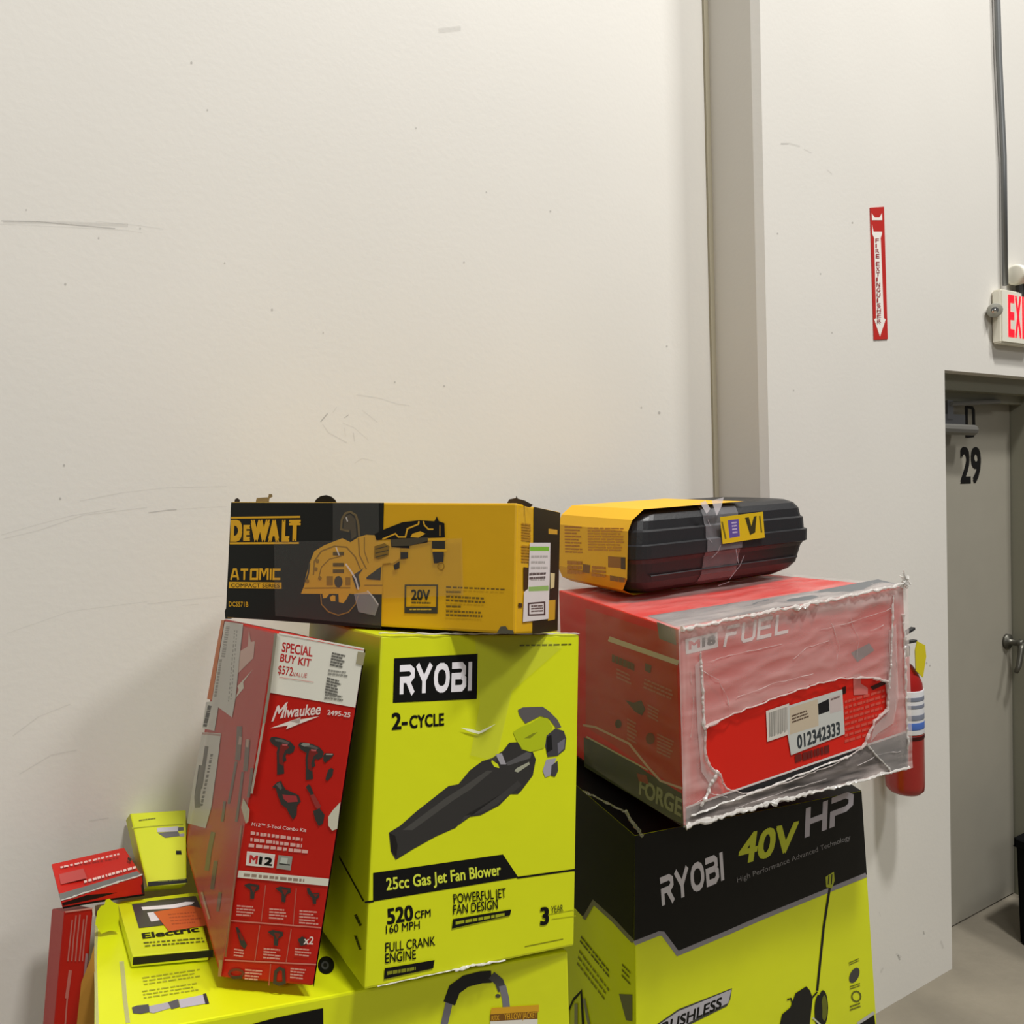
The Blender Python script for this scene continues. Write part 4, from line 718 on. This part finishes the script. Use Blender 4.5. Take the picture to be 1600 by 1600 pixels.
def edge_dist(x, y, poly):
    P = Vector((x, y)); best = 1e9
    for i in range(len(poly)):
        a, b = Vector(poly[i]), Vector(poly[(i + 1) % len(poly)]); d = b - a
        t_ = max(0, min(1, (P - a).dot(d) / d.length_squared)); best = min(best, (P - a - d * t_).length)
    return best
def film(A, B, C, E_, nu, nv, amp, haze_fn, hole=None, name='stretch_film'):
    """patch A(top left) B(top right) C(bottom right) E_(bottom left)"""
    nrm = (B - A).cross(E_ - A).normalized()
    if nrm.dot((A + C) / 2 - cen) < 0: nrm.negate()
    V, Fc, hz = [], [], []
    for j in range(nv + 1):
        for i in range(nu + 1):
            u, v = i / nu, j / nv; P = A.lerp(B, u).lerp(E_.lerp(C, u), v)
            rim = min(1, min(u, 1 - u) * 14, min(v, 1 - v) * 14)
            nz = noise.ridged_multi_fractal(Vector((u * 4 + v * 1.3, v * 9, nrm.x * 5)), .9, 2.1, 4, .9, 2.0) - .9
            V.append(P + nrm * (amp * nz * (.35 + .65 * rim))); hz.append(max(0., min(.95, haze_fn(u, v, nz))))
    for j in range(nv):
        for i in range(nu):
            a = j * (nu + 1) + i; q = (a, a + 1, a + nu + 2, a + nu + 1)
            if hole:
                x, y = seen(sum((V[k] for k in q), Vector()) / 4)
                if inside(x, y, hole): continue
            Fc.append(q if (V[q[1]] - V[q[0]]).cross(V[q[3]] - V[q[0]]).dot(nrm) > 0 else q[::-1])
    o = obj(name, V, Fc, HAZE, r, smooth=True); at = o.data.attributes.new('haze', 'FLOAT', 'POINT'); at.data.foreach_set('value', hz); return o
def hz_front(u, v, nz):
    h = .31 + .07 * nz + .12 * noise.noise(Vector((u * 3, v * 3, 1)))
    h += .62 * max(0, 1 - v / .09) * (.55 + .45 * noise.noise(Vector((u * 5, v * 60, 3)))) + .42 * max(0, (v - .84) / .16) * (.15 + 1.2 * noise.noise(Vector((u * 8, v * 50, 5))))
    h += .25 * max(0, (u - .90) / .10) * (.5 + .8 * noise.noise(Vector((u * 60, v * 4, 7)))) + .20 * max(0, 1 - u / .05) * (.4 + noise.noise(Vector((u * 70, v * 5, 8))))
    return h - .12 * max(0, min(1, (v - .80) * 12))
film(g['FTL'], g['FTR'], g['FbR'], g['FbL'], 120, 90, .0026, hz_front, HOLE)
film(g['BTL'], g['FTL'], g['FbL'], g['BbL'], 50, 50, .003, lambda u, v, nz: .06 + .04 * nz + .40 * max(0, (u - .86) / .14) * max(0, 1 - v * 5))
film(g['BTL'], g['BTR'], g['FTR'], g['FTL'], 80, 60, .004, lambda u, v, nz: .15 + .10 * nz + .5 * max(0, (v - .7) / .3) * (.6 + .5 * noise.noise(Vector((u * 6, v * 40, 2)))))
# torn rolled edge round the opening
FG = Face(g['FTL'], g['FbL'], g['FbR']); pts = [FG.on(q, .002) for q in HOLE]; fine = []
for i in range(len(pts)):
    for k in range(6): fine.append(pts[i].lerp(pts[(i + 1) % len(pts)], k / 6))
bm = bmesh.new(); rr = []
for i, q in enumerate(fine):
    x, y = seen(q); side = 1.0 if x < 1125 or x > 1345 else .35
    rr.append(.0045 * side * (.3 + 1.0 * abs(noise.noise(q * 60))) + .0006)
tube_bm(bm, [q + noise.noise_vector(q * 70) * .004 for q in fine], rr, 6, True)
bmobj('torn_film_edge', bm, film_mat('rolled_film', .48, (228, 216, 210), .3, .1, attr=False), r)
for i, (A_, B_, rad, sd) in enumerate((((1071, 1292), (1240, 1245), .007, 31), ((1230, 1248), (1421, 1200), .005, 32), ((1064, 984), (1250, 946), .005, 33), ((1240, 950), (1412, 913), .006, 34), ((1412, 960), (1419, 1170), .004, 35), ((1095, 1020), (1100, 1140), .004, 36), ((1352, 1160), (1392, 1205), .003, 37), ((1396, 930), (1390, 1075), .003, 38), ((1122, 1205), (1095, 1262), .006, 39), ((1080, 1275), (1330, 1180), .0035, 40))):
    crumple('film_wrinkle', FG.on(A_, .003), FG.on(B_, .003), r, rad, WHITISH, sd, 60)
for i, (L, rad) in enumerate((([(1104, 1034), (1150, 1022), (1232, 1004)], .0016), ([(1100, 1050), (1122, 1062), (1136, 1090), (1140, 1114)], .0022), ([(1280, 985), (1330, 972), (1402, 948)], .0018),
        ([(1300, 975), (1312, 1010), (1306, 1040)], .0014), ([(1330, 968), (1342, 1000), (1338, 1030)], .0014), ([(1150, 1090), (1210, 1068), (1280, 1050)], .0012), ([(1360, 985), (1384, 975)], .0022), ([(1240, 1030), (1262, 1012), (1300, 1000)], .0013),
        ([(1078, 1045), (1084, 1100), (1080, 1160)], .0014), ([(1398, 1000), (1402, 1060), (1398, 1120)], .002), ([(1150, 1262), (1230, 1236), (1300, 1214)], .0022), ([(1085, 1256), (1110, 1240), (1140, 1246)], .0024), ([(1340, 1196), (1370, 1180), (1412, 1172)], .002))):
    fn = []
    for a_, b_ in zip(L, L[1:]): fn += [FG.on((a_[0] + (b_[0] - a_[0]) * k / 8, a_[1] + (b_[1] - a_[1]) * k / 8), .0015) for k in range(8)]
    bm = bmesh.new(); tube_bm(bm, [q_ + noise.noise_vector(q_ * 50) * .0025 for q_ in fn], [rad * (.05 + 1.0 * abs(noise.noise(q_ * 55 + Vector((i, 0, 0))))) for q_ in fn], 6); bmobj('film_wrinkle', bm, film_mat('soft_wrinkle', .34, (244, 234, 230), .22, .14, attr=False), r)
p = Print(FG, 'film_fold', r, .0016); FO = film_mat('folded_film', .34, (232, 222, 218), .28, .1, attr=False)
p.poly([(1086, 1040), (1097, 1028), (1101, 1080), (1103, 1180), (1110, 1198), (1124, 1212), (1112, 1230), (1096, 1206), (1090, 1140)], FO).poly([(1390, 985), (1400, 975), (1404, 1090), (1396, 1130), (1372, 1146), (1360, 1160), (1366, 1135), (1386, 1115)], FO)
p.poly([(1370, 1160), (1418, 1140), (1421, 1198), (1392, 1206), (1354, 1164)], film_mat('folded_film_2', .16, (225, 222, 220), .28, .1, attr=False)).build()
bm = bmesh.new(); q0 = FG.on((1412, 913), .004)
for k in range(7):
    a_ = q0 + noise.noise_vector(Vector((k * 3.1, 1, 2))) * .012; tube_bm(bm, [a_, a_ + Vector((.004, 0, .012)) + noise.noise_vector(Vector((k, 5, 2))) * .012, a_ + Vector((0, 0, .024)) + noise.noise_vector(Vector((k, 9, 1))) * .016], [.005, .0035, .0015], 5)
bmobj('film_tuft', bm, WHITISH, r)

# --- black tool case with a yellow sleeve
c = BOX['case']; r = thing('tool_case', 'black plastic tool case in a yellow cardboard sleeve on the wrapped red box', 'case', c['FbL'])
O, AX, AY, AZ = c['FbL'], c['FbR'] - c['FbL'], c['BbL'] - c['FbL'], c['FTL'] - c['FbL']
Wd, Dp, Hh = AX.length, AY.length, AZ.length
loc = lambda x, y, z: O + AX * (x / Wd) + AY * (y / Dp) + AZ * (z / Hh)
def rrect(ins, rad, n=6):
    x0, x1, y0, y1 = ins, Wd - ins, ins, Dp - ins; P = []
    for cx, cy, a0 in ((x1 - rad, y0 + rad, 270), (x1 - rad, y1 - rad, 0), (x0 + rad, y1 - rad, 90), (x0 + rad, y0 + rad, 180)):
        for k in range(n + 1):
            a_ = math.radians(a0 + 90 * k / n); P.append((cx + rad * math.cos(a_), cy + rad * math.sin(a_)))
    return P
prof = [(0, .055), (.012, .035), (.03, .022), (.075, .014), (.085, .009), (.088, .003), (.118, .003), (.121, .009), (.150, .011), (.154, .016), (.175, .02), (.19, .03), (.198, .046), (.20, .06)]
bm = bmesh.new(); rings = [[bm.verts.new(loc(x, y, z * Hh / .20)) for x, y in rrect(i_, .05)] for z, i_ in prof]
for A, B in zip(rings, rings[1:]):
    n_ = len(A)
    for k in range(n_): bm.faces.new((A[k], A[(k + 1) % n_], B[(k + 1) % n_], B[k]))
bm.faces.new(rings[0][::-1]); bm.faces.new(rings[-1])
bmobj('case_shell', bm, mat('black_case_plastic', (34, 34, 36), .42, bump=.05, bscale=200), r)
bm = bmesh.new()
for z in (.045, .135): tube_bm(bm, [loc(.06 + k * (Wd - .12) / 10, .014, z * Hh / .2) for k in range(11)], .0022, 6)
bmobj('case_rib', bm, mat('black_case_plastic', (34, 34, 36)), r)
sl = [(Wd - .26, .204), (.045, .203), (.012, .180), (.0, .155), (.0, .045), (.018, .012), (.05, -.003), (Wd - .09, -.003)]
bm = bmesh.new(); rg = [[bm.verts.new(loc(x - .003 * (x < .1), y if z > .03 or y > .1 else .06, z * Hh / .2)) for x, z in sl] for y in (.022, Dp - .03)]
n_ = len(sl)
for k in range(n_ - 1): bm.faces.new((rg[0][k], rg[0][k + 1], rg[1][k + 1], rg[1][k]))
sleeve = bmobj('cardboard_sleeve', bm, mat('yellow_sleeve', (234, 178, 12), .55, var=.02), r)
SFc = Face(loc(-.003, .022, .045 * Hh / .2), loc(-.003, .022, .155 * Hh / .2), loc(-.003, Dp, .045 * Hh / .2))
p = Print(SFc, 'sleeve_print', sleeve); OB, OC = (176, 112, 12), (196, 132, 14)
p.bars((882, 822), (910, 823), (883, 866), 9, OB, .5, .35, 2).bars((918, 824), (976, 825), (919, 862), 9, OC, .6, .12, 3).bars((886, 876), (910, 877), (886, 898), 3, OB, .8, .1, 2).poly([(911, 881), (922, 883), (921, 896), (910, 894)], (120, 78, 20)).bars((925, 884), (948, 886), (924, 902), 3, OB, .7, .1, 2).poly([(950, 869), (977, 871), (976, 888), (950, 886)], (150, 96, 18)).poly([(970, 871), (977, 871), (977, 890), (970, 889)], (70, 46, 16)).bars((953, 899), (977, 903), (953, 907), 1, (130, 84, 18), 1, 0, 2).build('brown fine print')
CF = Face(loc(0, .002, 0), loc(Wd, .002, 0), loc(0, .002, Hh))
TP = film_mat('case_tape', .20, (200, 196, 200), .3, .14, attr=False)
bm = bmesh.new(); x0_, x1_ = .225, .345; rows = [(.20, .10), (.203, .055)] + [(z, i_ - .004) for z, i_ in prof[::-1][1:]] + [(-.004, .10)]
rg = [[bm.verts.new(loc(x0_ + (x1_ - x0_) * k / 8, i_ + noise.noise(Vector((k * 1.7, z * 90, 4))) * .003, (z + .002) * Hh / .2)) for k in range(9)] for z, i_ in rows]
for A, B in zip(rg, rg[1:]):
    for k in range(8): bm.faces.new((A[k], A[k + 1], B[k + 1], B[k]))
bmobj('clear_tape', bm, TP, r)
GLT = film_mat('bright_tape', .62, (232, 230, 232), .3, .15, attr=False)
p = Print(CF, 'tape_wrinkle', r, .004); p.poly([(1094, 786), (1102, 782), (1110, 795), (1104, 803)], GLT).poly([(1112, 782), (1131, 777), (1127, 792), (1120, 806), (1116, 795)], GLT)
for a_ in ([(1106, 812), (1110, 822)], [(1112, 872), (1122, 862), (1126, 852)], [(1140, 905), (1156, 884), (1163, 868)], [(1122, 915), (1140, 909)], [(1150, 858), (1154, 880)], [(1108, 842), (1113, 848)]): p.line(a_, 1.1, film_mat('tape_crease', .3, (210, 204, 210), .3, .1, attr=False))
p.build('shiny tape creases')
p = Print(CF, 'yellow_label', r, .006); p.poly([(1125, 808), (1192, 799.5), (1195, 840), (1129, 850)], (206, 176, 20)).poly([(1137, 813), (1154, 811), (1156, 838), (1140, 841)], (92, 78, 150)).bars((1143, 816), (1151, 815), (1145, 836), 4, (180, 170, 200), .5, .2, 1)
p.poly([(1164, 809), (1170, 808), (1174, 822), (1178, 807), (1182, 806), (1180, 832), (1172, 836)], (52, 50, 20)).line([(1128, 815), (1134, 842)], 2.5, (110, 98, 20)).line([(1187, 806), (1190, 832)], 2.5, (110, 98, 20)).build('yellow label with violet square')

# --- small boxes at the left
c = BOX['flat']; r = carton('lime_flat_box', 'thin flat lime box with orange sticker lying in front of the leaning lime box', c, LIME2, .0015)
t, f = top(c), front(c)
p = Print(t, 'brand_panel', r); p.poly([(206, 1413), (306, 1400), (322, 1438), (217, 1450)], (66, 62, 62)).poly([(221, 1417), (272, 1413), (290, 1409), (304, 1409), (300, 1413), (272, 1419), (223, 1422)], (236, 230, 230)).poly([(230, 1426), (247, 1424), (254, 1437), (236, 1440)], (226, 220, 222)).poly([(186, 1409), (302, 1395), (303, 1400), (206, 1412)], LG).poly([(232, 1408), (303, 1400), (304, 1404), (220, 1412)], (60, 58, 44)).build('dark brand panel')
p = Print(t, 'orange_sticker', r, .0014); p.poly([(240, 1425), (298, 1415), (318, 1420), (322, 1446), (264, 1455)], (206, 92, 40)).bars((262, 1428), (312, 1424), (270, 1448), 4, (170, 70, 34), .4, .3, 6).build('orange sticker')
p = Print(t, 'product_name', r, .001); p.word('Electric', (223, 1466.5), (312, 1455), (221, 1458), K, .03).bars((224, 1472), (326, 1464), (228, 1482), 2, (96, 98, 20), .4, .1, 9).build('black lettering')
bm = bmesh.new(); q = dict(c)
p = Print(f, 'dark_edge', r); p.poly([(208, 1496), (333, 1484), (333, 1495), (207, 1508)], (30, 28, 16)).build()
p = Print(Face(c['FTL'], c['FbL'], c['BTL']), 'pale_side', r)

c = BOX['lean']; r = carton('lime_box', 'lime green box tilted against the white wall at the left behind the red carton', c, LIME, .003)
f = front(c); p = Print(f, 'brand_band', r); p.line([(206, 1294), (250, 1290), (286, 1288)], 1.6, (160, 164, 20)).bars((217, 1281), (243, 1277.5), (217, 1283), 1, (110, 112, 16), 1, 0, 3).poly([(231, 1378), (292, 1372.5), (293, 1379), (231, 1385)], (30, 30, 26)).build()
p = Print(f, 'product_picture', r); p.poly([(245, 1294), (279, 1291), (278, 1299), (246, 1300)], (186, 182, 188)).poly([(278, 1293), (287, 1292), (287, 1297.5), (278, 1298)], (84, 82, 84)).poly([(246, 1301), (278, 1299), (282, 1306), (258, 1309)], (96, 94, 92)).poly([(280, 1303), (288, 1302), (288, 1306.5), (281, 1307)], (150, 146, 150)).bars((247, 1376), (290, 1373), (247, 1378), 1, (110, 112, 14), 1, 0, 3).poly([(275, 1329), (283, 1329), (284, 1335), (275, 1335)], K).build('grey printed tool')
c = BOX['redtop']; r = carton('red_box', 'faded red box lying flat at the far left with a grey front edge', c, RED, .002)
t, f = top(c), front(c)
p = Print(t, 'top_print', r); p.poly([(91.5, 1397), (214, 1361), (221, 1367), (95, 1408)], (104, 104, 100)).bars((94, 1354), (186, 1333), (95, 1357), 1, (216, 176, 168), .9, 0, 9).bars((131, 1376), (212, 1353), (132, 1380), 1, (224, 190, 180), .9, 0, 9).poly([(92, 1366), (130, 1357), (136, 1372), (95, 1382)], (180, 66, 62)).poly([(200, 1339), (206, 1342), (204, 1346), (199, 1343)], (46, 36, 26)).build()
p = Print(f, 'front_shade', r); p.poly([(97, 1411), (222, 1371), (224, 1383), (150, 1404), (98, 1415)], (34, 14, 12)).build()  # dark wedge of shade below the top edge, painted on the front
p = Print(f, 'gap_shade', r, .0012); p.line([(98, 1418.5), (150, 1409), (226, 1398)], 3, (14, 10, 8)).build()  # dark line painted on for the shade between the two red boxes
p = Print(f, 'torn_edge', r, .0015); p.poly([(210, 1371), (223, 1367), (226, 1397), (222, 1396), (220, 1380)], (44, 30, 24)).build()
crumple('crumpled_film', Vector(c['FTL']) + Z * .002, Vector(c['FTR']) + Z * .002, r, .0022, WHITISH, 51)
c = BOX['redlow']; r = carton('red_carton', 'dark red upright carton with vertical white print under the faded red box', c, RED, .003)
f = front(c); p = Print(f, 'fine_print', r); pv = (196, 110, 104)
for i, (x, y) in enumerate(((113, 1437), (119, 1430), (125, 1429), (131, 1436), (136, 1430))): p.line([(x, y), (x - 4, y + 36), (x - 7, 1502)], 2.2, pv)
p.line([(110, 1516), (104, 1560)], 5, pv).line([(105, 1560), (102, 1600)], 2.4, pv).build('vertical white fine print')
p = Print(f, 'pale_edge', r, .0012); p.line([(102, 1425), (146, 1419)], 2.5, (216, 150, 140)).line([(146, 1420), (147, 1432)], 4, (216, 208, 200)).line([(136, 1490), (132, 1530)], 4, (170, 130, 140)).build()
